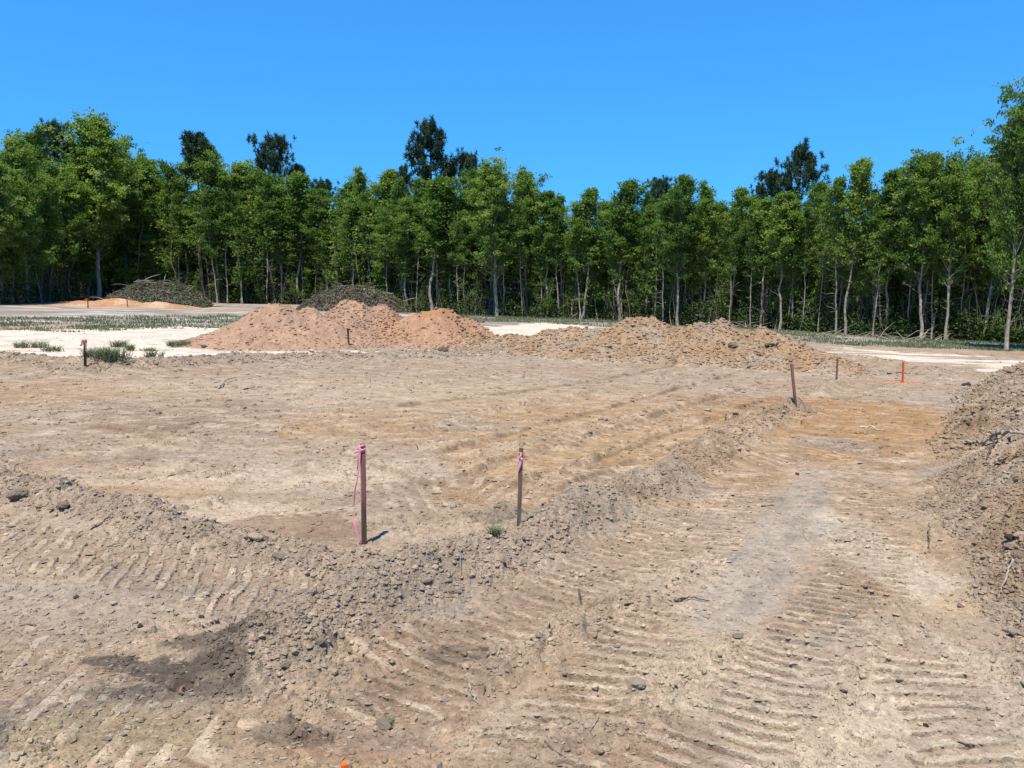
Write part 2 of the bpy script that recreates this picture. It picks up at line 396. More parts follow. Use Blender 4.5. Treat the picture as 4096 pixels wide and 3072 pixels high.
MASK = {}
def terrain(X, Y, want_col=True):
    X = X.astype(f32); Y = Y.astype(f32)
    base, hs, wr = macro(X, Y)
    HS = np.stack(hs)
    top = HS.max(0)
    item = np.where(top > .035, HS.argmax(0) + 1, 0)
    z = base + top + wr
    dist = np.hypot(X, Y)
    # ---- where it is rough
    ridge = HS[:len(RIDGES)].max(0); pile = HS[len(RIDGES):].max(0)
    bank = HS[3]
    rub = np.clip(ridge / .09, 0, 1) * .75 + np.clip(wr / .035, 0, 1) * .7
    near_r = np.zeros(X.shape, dtype=f32)
    patch = sstep(.05, .5, fbm(X / 1.1, Y / 1.1, 3, 20))
    rough = np.clip(.16 + .35 * patch + rub, 0, 1)
    pile_m = np.clip(pile / .15, 0, 1)
    rough = np.maximum(rough, pile_m * .85)
    # smooth scraped places
    smooth = np.zeros(X.shape, dtype=f32)
    for px, py, rx, ry, s in ((1180, 2110, .75, .45, 1), (3100, 2330, .38, 1.1, .9), (950, 2060, .7, .35, .7), (620, 1700, .9, .5, .8), (3330, 1830, .4, .35, 1), (3200, 2050, .35, .6, .8), (250, 2420, 1.1, .4, .55), (1800, 1720, .6, .3, .5), (600, 1960, .8, .3, .6)):
        c = at(px, py)
        smooth = np.maximum(smooth, s * np.exp(-(((X - c[0]) / rx) ** 2 + ((Y - c[1]) / ry) ** 2) ** 2))
    smooth *= 1 - np.clip(rub + pile_m, 0, 1)
    smooth = np.maximum(smooth, .8 * sstep(.34, .2, poly_dist(X, Y, ats((2860, 2520), (3060, 2260), (3190, 2050), (3280, 1890)))[0])) * (1 - np.clip(rub + pile_m, 0, 1))
    rough = rough * (1 - .85 * smooth)
    sand = np.zeros(X.shape, dtype=f32)
    wx, wy = fbm(X / 1.5, Y / 1.5, 3, 30), fbm(X / 1.5, Y / 1.5, 3, 33)
    for P in SAND_POLY:
        sand = np.maximum(sand, in_poly(X + wx * .9, Y + wy * .9, P).astype(f32))
    far = sstep(30, 36, Y) * (1 - sand)
    td, ts, tt = poly_dist(X, Y, TREELINE)
    wood = np.where(tt < 0, 1, 0) * np.ones(X.shape, dtype=f32)            # beyond the wood's edge
    rough = rough * (1 - .8 * sand * (1 - np.clip(rub + pile_m, 0, 1)))
    # ---- clods and crust
    d1 = rough
    lod = lambda s: np.clip(1.6 - dist * .0012 / s * 1.0, 0, 1)
    det = np.zeros(X.shape, dtype=f32)
    n_mid = fbm(X / .35, Y / .35, 3, 24)
    det += n_mid * .014 * (.3 + rough)
    rubn = np.clip(rub + pile_m, 0, 1)
    fade = lambda a_, b_: np.clip((b_ - dist) / (b_ - a_), 0, 1)
    onp = np.maximum(pile_m, np.clip(ridge / .12, 0, 1) * (dist > 9))     # steep faces seen square on keep their relief
    f1, f2, f3 = np.maximum(fade(9, 16), onp * .9), np.maximum(fade(6, 10), onp * .7), np.maximum(fade(4.2, 7), onp * .3)
    det += clod(X, Y, .36, np.clip(pile_m * .16 + np.clip(ridge / .12, 0, 1) * .15 * (dist > 8), 0, 1), 1, .60)
    det += clod(X, Y, .15, np.clip(d1 * .40 - .12 + .14 * pile_m + .18 * np.clip(bank / .2, 0, 1), 0, .6), 2, .60) * (.2 + .8 * f1) * (1 + .4 * pile_m)
    det += fbm(X / .6, Y / .45, 3, 170) * .07 * (HS[-1] > .05)
    det += clod(X, Y, .072, np.clip(d1 * .42 - .05, 0.015, .5), 3, .70) * (.15 + .85 * f2)
    det += clod(X, Y, .036, np.clip(.08 + d1 * .45, 0, .6) * (1 - .6 * smooth), 4, .85) * f3
    cr = crumb(X, Y, (.15,), 100) * (.3 + .7 * f1) + crumb(X, Y, (.080,), 105) * (.15 + .85 * f2) + crumb(X, Y, (.042,), 110) * f3 + crumb(X, Y, (.024,), 115) * f3 * (dist < 6)
    det += cr * (.22 + .80 * d1 ** 1.5) * (1 - .8 * smooth) * (1 - .6 * sand)
    # plates of dried crust
    cm = np.clip(.42 + 1.1 * pn(X / .8, Y / .7, 55), 0, 1) * (1 - .85 * sand) * (1 - .8 * rubn) * (1 - .9 * smooth)
    p1, m1 = slab(X, Y, .11, .020, cm * .75, 5, 1.5)
    p2, m2 = slab(X, Y, .055, .012, cm * .85 * (dist < 13), 6, 1.5)
    det += np.maximum(p1 * (.25 + .75 * f2), p2 * f3)
    plate = np.maximum(m1, m2 * .8)
    G = ats((2860, 2520), (3060, 2260), (3190, 2050), (3280, 1890))
    gd, gs, gt = poly_dist(X, Y, G)
    # ---- cleat marks
    trk = np.zeros(X.shape, dtype=f32); trk_m = np.zeros(X.shape, dtype=f32); tcol = np.zeros(X.shape, dtype=f32)
    for P, w, per, amp, sk in TRACKS:
        lo, hi = P.min(0) - 1.5 * w, P.max(0) + 1.5 * w
        box = (X > lo[0]) & (X < hi[0]) & (Y > lo[1]) & (Y < hi[1])
        if not box.any():
            continue
        x, y = X[box], Y[box]
        d, s, t = poly_dist(x, y, P)
        m = sstep(w * 1.2, w * .8, d + .07 * fbm(x / .2, y / .2, 2, 60))
        ph = (s + sk * t + .013 * fbm(x / .45, y / .45, 2, 61) + .008 * fbm(x / .06, y / .06, 2, 64)) / per
        cell = np.floor(ph); fr = ph - cell
        wid = .50 + .28 * pn(x / .30 + cell * 3.7, y / .30 + cell, 65)          # plate width varies
        keep = sstep(-.48, .12, fbm(x / .26 + cell * 5.1, y / .26, 2, 62))
        up = sstep(.06, .10, fr) * sstep(wid + .12, wid - .02, fr) * (1.2 - .6 * fr)
        gro = sstep(0, .03, fr) * sstep(.10, .055, fr) * sstep(.0, .25, pn(x / .11 + cell * 2.3, y / .11, 66))
        rag = (1 + .35 * pn(x / .06, y / .06, 63)) * 1.45 * (.12 + .88 * np.clip((9.5 - dist[box]) / 4.5, 0, 1))
        trk[box] += ((up - .4) * amp * rag - gro * amp * 1.3) * m * (.12 + .88 * keep)
        tcol[box] = np.where(m > .2, (up * keep - .40 - gro * .6 - .9 * sstep(.12, .02, fr) * keep) * m * 1.7, tcol[box])  # the dark band paints the shade below each plate's near edge
        trk_m[box] = np.maximum(trk_m[box], m)
    trk *= (1 - rubn) * (1 - .85 * sstep(.32, .2, gd)); tcol *= 1 - .85 * sstep(.32, .2, gd)
    det = det * (1 - .72 * trk_m * (1 - rubn)) + trk
    pl_col = np.zeros(X.shape, dtype=f32)
    for P, w, h in PADLINES:
        lo, hi = P.min(0) - 5 * w, P.max(0) + 5 * w
        box = (X > lo[0]) & (X < hi[0]) & (Y > lo[1]) & (Y < hi[1])
        if not box.any():
            continue
        x, y = X[box], Y[box]
        d, s, t = poly_dist(x + .06 * pn(x / .5, y / .5, 150), y + .10 * pn(x / .5, y / .5, 151), P)
        L = float(np.sum(np.hypot(*np.diff(P, axis=0).T)))
        e = np.clip(np.minimum(s, L - s) / .5, 0, 1) * np.clip(.75 + .7 * pn(s / .55, s * 0 + 1.7, 152), .1, 1.3)
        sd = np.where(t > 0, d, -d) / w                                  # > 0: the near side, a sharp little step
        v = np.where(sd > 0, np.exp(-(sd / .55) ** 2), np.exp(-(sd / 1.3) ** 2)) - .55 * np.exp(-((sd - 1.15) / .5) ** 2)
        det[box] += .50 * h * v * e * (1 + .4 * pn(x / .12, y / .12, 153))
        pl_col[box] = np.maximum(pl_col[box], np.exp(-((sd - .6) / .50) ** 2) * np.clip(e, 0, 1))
    pl_col *= 1 - rubn
    # tyre lines in the grey strip
    det += np.clip(np.sin(gt / .085 * 2 * np.pi), -.3, .6) * .006 * sstep(.30, .15, gd) * (1 - rubn) * sstep(-.1, .3, pn(X / .5, Y / .9, 67))
    det *= np.clip(1.15 - far * .6 - wood * .5, 0, 1)
    z = z + det
    # dark hole under the berm edge
    for px, py, r, dep in ((1815, 2345, .075, .10), (1370, 2620, .07, .07), (1545, 2550, .07, .06), (745, 2765, .05, .05), (2560, 2660, .05, .035)):
        c = at(px, py)
        z -= dep * np.exp(-(((X - c[0]) / (r * 1.4)) ** 2 + ((Y - c[1]) / r) ** 2) ** 2)
    MASK['trk'] = trk_m * (1 - rubn); MASK['rough'] = rough; MASK['sand'] = sand
    if not want_col:
        return z, None, item
    # ---- colour
    n1 = fbm(X / 2.2, Y / 2.2, 4, 70); n2 = fbm(X / .5, Y / .35, 4, 75)
    Yt = Y - 1.7 * (z - base)                              # so that steep faces are not streaked
    n3 = fbm(X / .09, Yt / .07, 2, 80); n4 = pn(X / .03, Yt / .025, 84)
    col = [np.full(X.shape, v, dtype=f32) for v in TAN]
    lerp(col, sstep(-.1, .5, n1) * .6, GREYTAN)
    lerp(col, sstep(.1, .7, -n1) * .35, OCHRE)
    def patches(sel):
        for px, py, rx, ry, c, st in PATCHES:
            if (c == DARK) != sel:
                continue
            p = at(px, py)
            if py > 2000:
                k_ = min(rx, ry * 2.2)
                X_, Y_ = X + n2 * .35 * k_ + n3 * .1 * k_, Y + n3 * .10 * k_ + n2 * .22 * k_
            else:
                X_, Y_ = X + wx * rx * .35, Y + wy * ry * .35
            q = ((X_ - p[0]) / rx) ** 2 + ((Y_ - p[1]) / ry) ** 2
            nz = .40 * n2 + .30 * n3 + .18 * n4
            m = (sstep(1.30, .70, q + nz) if py > 2000 else sstep(1.45, .5, q + .35 * n2 + .12 * n3)) * st
            lerp(col, m, c if c in NAMED else tuple(k * v for k, v in zip(c, (.88, .85, .80))))
    patches(False)
    strip = sstep(.30, .16, gd + .10 * n2 + .03 * n3 + .10 * sstep(.5, 0, gs)) * (1 - rubn) * sstep(-.5, .25, n1 + .8 * n2 + .45)
    lerp(col, strip * .72, (.338, .295, .243))
    lerp(col, strip * sstep(.1, .7, np.sin(gt / .052 + 1.5 * pn(gs / .6, gt / .3, 168))) * sstep(-.2, .3, pn(X / .4, Y / .7, 169)) * .55, (.235, .205, .170))
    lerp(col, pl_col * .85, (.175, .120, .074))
    # loose ridges: greyer, drier soil; red piles, brown piles, clay
    rm = np.clip(ridge / .06, 0, 1)
    lerp(col, rm * .55, (.305, .248, .190))
    lerp(col, np.clip(wr / .03, 0, 1) * .5, (.36, .29, .21))
    nb = fbm(X / .9, Y / .9, 3, 90)
    bm = sstep(.04, .2, bank)
    lerp(col, np.clip(rm + bm, 0, 1) * sstep(.35, .75, n3 + .4 * n2) * .55, (.15, .112, .080))
    lerp(col, bm * .6, (.30, .225, .152))
    lerp(col, bm * sstep(.15, .5, nb) * .6, (.22, .145, .085))
    lerp(col, bm * sstep(.1, .5, -nb) * .4, (.31, .262, .205))
    for k in ('red_left', 'red_middle', 'red_right'):
        h = HS[ITEMS.index(k) - 1]
        lerp(col, sstep(.02, .10, h + n3 * .02), RED)
        lerp(col, sstep(.1, .3, h) * sstep(.1, .6, nb) * .5, (.43, .285, .185))
        if k == 'red_right':
            lerp(col, sstep(.75, 1.1, h) * .6, (.34, .165, .08))
            lerp(col, sstep(.1, .3, h) * .35, (.41, .225, .115))
    for k in ('brown_low', 'brown_middle', 'brown_right'):
        h = HS[ITEMS.index(k) - 1]
        m = sstep(.03, .12, h)
        lerp(col, m, (.345, .248, .162))
        lerp(col, m * sstep(.0, .5, nb) * .7, (.31, .205, .118))
        lerp(col, m * sstep(.1, .5, -nb) * .7, (.32, .262, .20))
    # moist hollows, dry pale crests, plus painted shade under the plate edges
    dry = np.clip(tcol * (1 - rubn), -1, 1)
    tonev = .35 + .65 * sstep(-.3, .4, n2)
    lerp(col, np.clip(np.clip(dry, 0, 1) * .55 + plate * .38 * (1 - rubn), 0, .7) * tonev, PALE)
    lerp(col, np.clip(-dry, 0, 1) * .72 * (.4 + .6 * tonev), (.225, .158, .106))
    patches(True)
    st1 = fbm(X / .45, Y / .22, 3, 140); st2 = fbm(X / .16, Y / .11, 2, 145)
    mid = sstep(5, 9, dist) * (1 - pile_m) * (1 - sand)
    lerp(col, mid * sstep(.12, .6, st1) * .45, PALE)
    lerp(col, mid * sstep(.18, .55, -st1 + .3 * st2) * .5, BROWN)
    lerp(col, mid * sstep(.35, .75, st2) * .4, (.14, .10, .07))
    # crumbs of many tones
    tone = 1 + .17 * n3 + .13 * n2 + .07 * n1 + .12 * n4 * (dist < 14)
    cell = WE[(np.floor(X / .05 + n3).astype(np.int32)) & 255, (np.floor(Yt / .05 + n2).astype(np.int32)) & 255]
    tone = tone + (cell - .5) * .16 * np.clip(rough + .2, 0, 1)
    # sand, bare far field, grass soil, litter under the trees with its deep shade coloured in
    sm = sand * (1 - np.clip(top / .05, 0, 1))
    sedge = np.where(X > 4, sstep(-.3, .35, fbm(X / 3.2, Y / .7, 3, 95) + .15), 1)
    lerp(col, sm * sedge * sstep(-.95, -.2, n1 * .5 + n2 * .5 + .35), SAND)
    fm = far * (top < .05) * (1 - wood)
    lerp(col, fm * .9, (.29, .258, .222))
    lerp(col, fm * sstep(.0, .45, fbm(X / 5, Y / 1.6, 3, 97)) * .85, (.52, .475, .42))
    lerp(col, fm * sstep(.1, .5, -fbm(X / 4, Y / 1.3, 3, 98)) * .6, (.20, .17, .145))
    deb = fbm(X / .55, Y / .30, 3, 160)
    lerp(col, sm * sstep(.45, .85, deb + .25 * n1) * .75, (.20, .165, .125))
    lerp(col, sm * sstep(.0, .5, fbm(X / 2.6, Y / 1.2, 3, 163)) * .35, (.40, .34, .27))
    cl = HS[ITEMS.index('clay') - 1]
    c0 = at(300, 1222)
    flat_c = sstep(1.4, .6, ((X - c0[0]) / 13) ** 2 + ((Y - c0[1]) / 2.6) ** 2 + wx * .3) * .75
    lerp(col, np.maximum(flat_c, sstep(.02, .08, cl)), CLAY)
    lerp(col, flat_c * sstep(.0, .5, n1) * .5, (.62, .48, .36))
    gz = np.clip(sstep(2.6, .4, td + wx * .8), 0, 1) * (1 - wood) * (X > -18)
    lerp(col, gz * .75, (.16, .17, .085))
    lerp(col, np.clip(wood + sstep(1.0, .2, td) * .8, 0, 1), SHADED_LITTER)
    col = [np.clip(c * tone * k_, .008, .60) for c, k_ in zip(col, (.705, .675, .645))]  # # the picture is exposed for the shade
    return z, np.stack(col + [np.ones(X.shape, dtype=f32)], -1), item

def zat(x, y, detail=True):
    X, Y = np.atleast_1d(np.asarray(x, dtype=f32)), np.atleast_1d(np.asarray(y, dtype=f32))
    if detail:
        z = terrain(X, Y, False)[0]
    else:
        b, hs, wr = macro(X, Y)
        z = b + np.stack(hs).max(0) + wr
    return z if np.ndim(x) else float(z[0])

def hit(px, py):
    """point of the real ground (ridges and piles included) seen at a photo pixel"""
    d = ray(px, py)
    T = np.concatenate([np.arange(1.5, 12, .01), np.arange(12, 40, .03), np.arange(40, 110, .1)])
    zz = zat(d[0] * T, d[1] * T, False)
    below = np.nonzero(CAM_H + d[2] * T < zz)[0]
    t = T[below[0]] if len(below) else CAM_H / (-d[2] - TILT * d[0])
    x, y = d[0] * t, d[1] * t
    return np.array([x, y, zat(x, y)])
# ------------------------------------------------------------------ materials
def new_mat(name):
    m = bpy.data.materials.new(name)
    m.use_nodes = True
    n, l = m.node_tree.nodes, m.node_tree.links
    return m, n, l, n["Principled BSDF"]

def soil_material():
    m, n, l, b = new_mat("soil")
    b.inputs["Roughness"].default_value = 0.95
    b.inputs["Specular IOR Level"].default_value = 0.12
    at_ = n.new("ShaderNodeAttribute"); at_.attribute_name = "Col"
    geo = n.new("ShaderNodeNewGeometry")
    def noise(scale, det=4):
        t = n.new("ShaderNodeTexNoise"); t.inputs["Scale"].default_value = scale; t.inputs["Detail"].default_value = det
        l.new(geo.outputs["Position"], t.inputs["Vector"]); return t
    a, c = noise(28, 6), noise(95, 4)
    add = n.new("ShaderNodeMath"); add.operation = 'ADD'
    l.new(a.outputs["Fac"], add.inputs[0]); l.new(c.outputs["Fac"], add.inputs[1])
    mr = n.new("ShaderNodeMapRange"); mr.inputs["From Min"].default_value = .6; mr.inputs["From Max"].default_value = 1.4
    mr.inputs["To Min"].default_value = .70; mr.inputs["To Max"].default_value = 1.30
    l.new(add.outputs[0], mr.inputs["Value"])
    mul = n.new("ShaderNodeVectorMath"); mul.operation = 'SCALE'
    l.new(at_.outputs["Color"], mul.inputs[0]); l.new(mr.outputs[0], mul.inputs["Scale"])
    l.new(mul.outputs[0], b.inputs["Base Color"])
    bp = n.new("ShaderNodeBump"); bp.inputs["Strength"].default_value = .55; bp.inputs["Distance"].default_value = .012
    l.new(add.outputs[0], bp.inputs["Height"]); l.new(bp.outputs[0], b.inputs["Normal"])
    return m

def plain(name, col, rough=.8, var=.25, scale=30, use_obj=False, bump=0.0):
    m, n, l, b = new_mat(name)
    b.inputs["Roughness"].default_value = rough
    b.inputs["Specular IOR Level"].default_value = 0.2
    tc = n.new("ShaderNodeTexCoord"); t = n.new("ShaderNodeTexNoise")
    t.inputs["Scale"].default_value = scale; t.inputs["Detail"].default_value = 5
    l.new(tc.outputs["Object"], t.inputs["Vector"])
    mr = n.new("ShaderNodeMapRange"); mr.inputs["From Min"].default_value = .3; mr.inputs["From Max"].default_value = .7
    mr.inputs["To Min"].default_value = 1 - var; mr.inputs["To Max"].default_value = 1 + var
    l.new(t.outputs["Fac"], mr.inputs["Value"])
    mul = n.new("ShaderNodeVectorMath"); mul.operation = 'SCALE'
    if use_obj:
        oi = n.new("ShaderNodeObjectInfo"); l.new(oi.outputs["Color"], mul.inputs[0])
    else:
        mul.inputs[0].default_value = [c * .65 for c in col]
    l.new(mr.outputs[0], mul.inputs["Scale"]); l.new(mul.outputs[0], b.inputs["Base Color"])
    if bump:
        bp = n.new("ShaderNodeBump"); bp.inputs["Strength"].default_value = .7; bp.inputs["Distance"].default_value = bump
        l.new(t.outputs["Fac"], bp.inputs["Height"]); l.new(bp.outputs[0], b.inputs["Normal"])
    return m

def foliage(name, stops, trans=.35, objvar=.35, gloss=.0):
    """leaf colour from a per-leaf tint and a per-plant random number"""
    m = bpy.data.materials.new(name); m.use_nodes = True
    n, l = m.node_tree.nodes, m.node_tree.links
    n.clear()
    out = n.new("ShaderNodeOutputMaterial")
    at_ = n.new("ShaderNodeAttribute"); at_.attribute_name = "tint"
    oi = n.new("ShaderNodeObjectInfo")
    ma = n.new("ShaderNodeMath"); ma.operation = 'MULTIPLY_ADD'
    ma.inputs[1].default_value = objvar; l.new(oi.outputs["Random"], ma.inputs[0]); l.new(at_.outputs["Fac"], ma.inputs[2])
    sub = n.new("ShaderNodeMath"); sub.operation = 'SUBTRACT'; sub.inputs[1].default_value = objvar / 2
    l.new(ma.outputs[0], sub.inputs[0])
    cr = n.new("ShaderNodeValToRGB")
    el = cr.color_ramp.elements
    while len(el) < len(stops): el.new(.5)
    for e, (p, c) in zip(el, stops):
        e.position = p; e.color = (*[k * .70 for k in c], 1)
    l.new(sub.outputs[0], cr.inputs["Fac"])
    df = n.new("ShaderNodeBsdfDiffuse"); tr = n.new("ShaderNodeBsdfTranslucent")
    l.new(cr.outputs[0], df.inputs["Color"]); 
    tm = n.new("ShaderNodeMixRGB"); tm.blend_type = 'MULTIPLY'; tm.inputs[0].default_value = 1; tm.inputs[2].default_value = (1.0, 1.05, .45, 1)
    l.new(cr.outputs[0], tm.inputs[1]); l.new(tm.outputs[0], tr.inputs["Color"])
    mx = n.new("ShaderNodeMixShader"); mx.inputs["Fac"].default_value = trans
    l.new(df.outputs[0], mx.inputs[1]); l.new(tr.outputs[0], mx.inputs[2])
    l.new(mx.outputs[0], out.inputs["Surface"])
    return m

M_SOIL = soil_material()
M_CLOD = plain("dry_clod", (.4, .3, .2), .95, .3, 14, use_obj=True, bump=.02)
M_BARK = plain("pale_bark", (.40, .345, .28), .9, .45, 6, bump=.02)
M_BARK_SHADED = plain("shaded_bark", (.075, .062, .05), .9, .45, 6, bump=.02)  # bark darkened so the inner gloom of the wood sits in its colour
M_PINEB = plain("pine_bark", (.15, .115, .095), .9, .4, 6, bump=.02)
M_STICK = plain("dead_stick", (.38, .32, .25), .9, .35, 20)
M_STICKD = plain("dark_stick", (.13, .10, .08), .9, .35, 20)
M_LEAF = foliage("spring_leaves", [(.0, (.065, .125, .040)), (.35, (.150, .275, .068)), (.7, (.26, .40, .09)), (1.0, (.46, .56, .15))], .50, .36)
M_LEAFY = foliage("young_leaves", [(.0, (.09, .16, .04)), (.5, (.17, .27, .06)), (1.0, (.30, .38, .10))], .4, .25)
M_NEEDLE = foliage("pine_needles", [(.0, (.034, .064, .040)), (.6, (.075, .125, .070)), (1.0, (.13, .19, .095))], .15, .3)
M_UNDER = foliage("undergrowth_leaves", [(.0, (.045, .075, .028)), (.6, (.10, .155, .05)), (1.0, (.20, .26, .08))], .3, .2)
M_GRASS = foliage("grass_blades", [(.0, (.14, .18, .10)), (.5, (.22, .27, .15)), (1.0, (.40, .39, .26))], .25, .2)
M_BRUSH = foliage("dead_brush", [(.0, (.11, .09, .068)), (.45, (.25, .21, .155)), (.75, (.15, .20, .085)), (1.0, (.42, .37, .29))], .1, .1)

# ------------------------------------------------------------------ build the ground grid
du = 1.05 / 759
core = np.arange(-.80, .80001, du)
side = np.geomspace(.80 + 2 * du, 1.5, 60)
U = np.concatenate([[-60, -20, -7, -3.5, -2.2], -side[::-1], core, side, [2.2, 3.5, 7, 20, 60]])
rows = [-40, -25, -14, -8, -4, -2, -1, -.4, 0, .3, .6, .9, 1.2, 1.5, 1.8, 2.0]
d = 2.02
while d < 700:
    rows.append(d)
    if d < 12.5: st = max(.0042, .50 * d * d / 1442)
    elif d < 28.5: st = .058
    elif d < 64: st = .15
    else: st = (d - 64) * .10 + .25
    d += st
Yr = np.array(rows)
Wd = np.sqrt(Yr ** 2 + 1.3 ** 2)
GXX = (U[None, :] * Wd[:, None]).astype(f32)
GYY = np.repeat(Yr[:, None], len(U), 1).astype(f32)
nr, nc = GXX.shape
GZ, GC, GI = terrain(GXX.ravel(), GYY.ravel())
TRKM, SANDM, ROUGH = MASK['trk'].copy(), MASK['sand'].copy(), MASK['rough'].copy()
V = np.stack([GXX.ravel(), GYY.ravel(), GZ], -1)
ids = np.arange(nr * nc).reshape(nr, nc)
F = np.stack([ids[:-1, :-1], ids[:-1, 1:], ids[1:, 1:], ids[1:, :-1]], -1).reshape(-1, 4)
fi = GI[F].max(1)

RIDGE_TAGS = {
    'front_left': ("soil_berm", "low crumbly grey brown berm on the near left, running to the pink ribboned stake", "soil berm"),
    'front_right': ("soil_berm", "long crumbly grey berm behind the cleat tracks, carrying the two middle stakes", "soil berm"),
    'back_left': ("soil_berm", "brown lumpy berm along the front edge of the white sand", "soil berm"),
    'bank': ("soil_bank", "wide rough bank of loose soil filling the right edge of the photo", "soil bank"),
}
PILE_TAGS = {
    'red_left': "wide reddish dirt pile standing left of the other two, nearest the white sand",
    'red_middle': "smooth topped pink dirt pile standing behind and between the other two reddish piles",
    'red_right': "orange brown dirt pile with a notched flat crest, rightmost of the reddish piles",
    'brown_low': "low tan heap of rubble just right of the reddish piles",
    'brown_middle': "broad tan dirt pile with a rounded crest in the middle of the tan heaps",
    'brown_right': "tan dirt pile with a peak and a long shoulder sloping to the right",
    'clay': "low heap of bright orange clay in front of the left brush pile",
}
items = {}
for k, name in enumerate(ITEMS):
    f = F[fi == k]
    if not len(f):
        print("no faces for", name); continue
    u, inv = np.unique(f, return_inverse=True)
    nm = 'ground' if name == 'ground' else RIDGE_TAGS[name][0] if name in RIDGE_TAGS else 'dirt_pile'
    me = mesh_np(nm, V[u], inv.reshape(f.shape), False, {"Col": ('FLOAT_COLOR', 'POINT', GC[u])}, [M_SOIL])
    o = obj(nm, me)
    items[name] = o
    if name == 'ground':
        tag(o, "graded bare tan soil of the building pad with cleat marks", "ground", kind='structure')
    elif name in RIDGE_TAGS:
        tag(o, RIDGE_TAGS[name][1], RIDGE_TAGS[name][2])
    else:
        tag(o, PILE_TAGS[name], "dirt pile")

# ------------------------------------------------------------------ clods
def ico(sub):
    t = (1 + 5 ** .5) / 2
    v = [(-1, t, 0), (1, t, 0), (-1, -t, 0), (1, -t, 0), (0, -1, t), (0, 1, t), (0, -1, -t), (0, 1, -t), (t, 0, -1), (t, 0, 1), (-t, 0, -1), (-t, 0, 1)]
    f = [(0, 11, 5), (0, 5, 1), (0, 1, 7), (0, 7, 10), (0, 10, 11), (1, 5, 9), (5, 11, 4), (11, 10, 2), (10, 7, 6), (7, 1, 8), (3, 9, 4), (3, 4, 2), (3, 2, 6), (3, 6, 8), (3, 8, 9), (4, 9, 5), (2, 4, 11), (6, 2, 10), (8, 6, 7), (9, 8, 1)]
    v = [np.array(p) / np.linalg.norm(p) for p in v]
    for _ in range(sub):
        cache, g = {}, []
        def mid(a, b):
            k = (min(a, b), max(a, b))
            if k not in cache:
                p = v[a] + v[b]; v.append(p / np.linalg.norm(p)); cache[k] = len(v) - 1
            return cache[k]
        for a, b, c in f:
            x, y, z = mid(a, b), mid(b, c), mid(c, a)
            g += [(a, x, z), (b, y, x), (c, z, y), (x, y, z)]
        f = g
    return np.array(v), np.array(f)

IV0, IF0 = ico(0)
IV2, IF2 = ico(3)
def clod_mesh(seed, flat):
    r = np.random.default_rng(seed)
    v = IV2.copy()
    for _ in range(9):                                     # broken faces
        nrm = r.normal(size=3); nrm /= np.linalg.norm(nrm)
        c = r.uniform(.55, .85)
        dd = v @ nrm
        v -= np.clip(dd - c, 0, None)[:, None] * nrm * .85
    s = 1 + .13 * fbm((v[:, 0] + v[:, 2] * .7) * 2 + seed, (v[:, 1] - v[:, 2] * .6) * 2, 3, seed) + .06 * fbm((v[:, 0] + v[:, 2]) * 6 + seed, (v[:, 1] - v[:, 2]) * 6, 2, seed)
    v = v * s[:, None] * np.array([1, r.uniform(.65, .95), flat])
    return mesh_np("dirt_clod", v, IF2, False, None, [M_CLOD])
CLODS = [clod_mesh(s, fl) for s, fl in zip(range(10), (.7, .55, .62, .75, .5, .3, .22, .66, .58, .25))]

def chip_mesh(seed):
    r = np.random.default_rng(seed)
    k = 11
    th = (np.arange(k) + r.uniform(-.4, .4, k)) * 2 * np.pi / k
    rr = r.uniform(.6, 1.1, k); asp = r.uniform(.45, .8)
    x, y = rr * np.cos(th), rr * np.sin(th) * asp
    v, f = [], []
    for q, (sc_, zz) in enumerate(((.9, -.10), (1.0, .0), (.97, .09), (.75, .13), (.4, .14))):
        v.append(np.stack([x * sc_, y * sc_, zz + .05 * fbm(x * sc_ * 2 + seed, y * sc_ * 2, 2, seed) - y * sc_ * .10 + (.03 * r.normal(size=k) if q < 3 else 0)], -1))
    v = np.concatenate(v + [np.array([[0, 0, .14]])])
    j = np.arange(k); j2 = (j + 1) % k
    for q in range(4):
        f += [np.stack([q * k + j, q * k + j2, q * k + k + j2], -1), np.stack([q * k + j, q * k + k + j2, q * k + k + j], -1)]
    f.append(np.stack([4 * k + j, 4 * k + j2, np.full(k, 5 * k)], -1))
    return mesh_np("crust_chip", v, np.concatenate(f), False, None, [M_CLOD])
CHIPS = [chip_mesh(s) for s in range(40, 48)]
depth_ok = (V[:, 1] > 2.6) & (V[:, 1] < 30) & (np.abs(V[:, 0]) < .70 * V[:, 1] + .1)
cand = np.nonzero(depth_ok)[0]
rub_w = np.where(GI[cand] > 0, 1.0, .08) * np.where(GI[cand] == 2, 1.6, 1.0)
def pick(n, mask=None, seed=0):
    r = np.random.default_rng(seed)
    w = rub_w * (mask if mask is not None else 1)
    return r.choice(cand, n, replace=False, p=w / w.sum())

iname = np.array(ITEMS)[GI]
CLOD_ZONES = [   # item, count, size range, label, group
    ('front_right', 46, (.018, .040), "small broken grey clod on the long berm behind the cleat tracks", "clods on the long berm"),
    ('front_left', 26, (.022, .055), "small grey brown clod on the low near left berm", "clods on the near left berm"),
    ('back_left', 26, (.05, .10), "brown clod on the lumpy berm in front of the white sand", "clods on the berm by the sand"),
    ('bank', 34, (.02, .055), "loose clod on the rough bank along the right edge", "clods on the right bank"),
    ('red_left', 18, (.05, .11), "reddish clod on the wide left dirt pile", "clods on the left reddish pile"),
    ('red_right', 20, (.05, .12), "orange brown clod on the notched reddish pile", "clods on the notched pile"),
    ('brown_middle', 16, (.05, .10), "tan clod on the broad middle heap", "clods on the middle tan heap"),
    ('brown_right', 16, (.05, .10), "tan clod on the heap with the long right shoulder", "clods on the right tan heap"),
    ('ground', 90, (.014, .036), "small dry crust chip lying loose on the graded soil", "crust chips on the graded soil"),
]
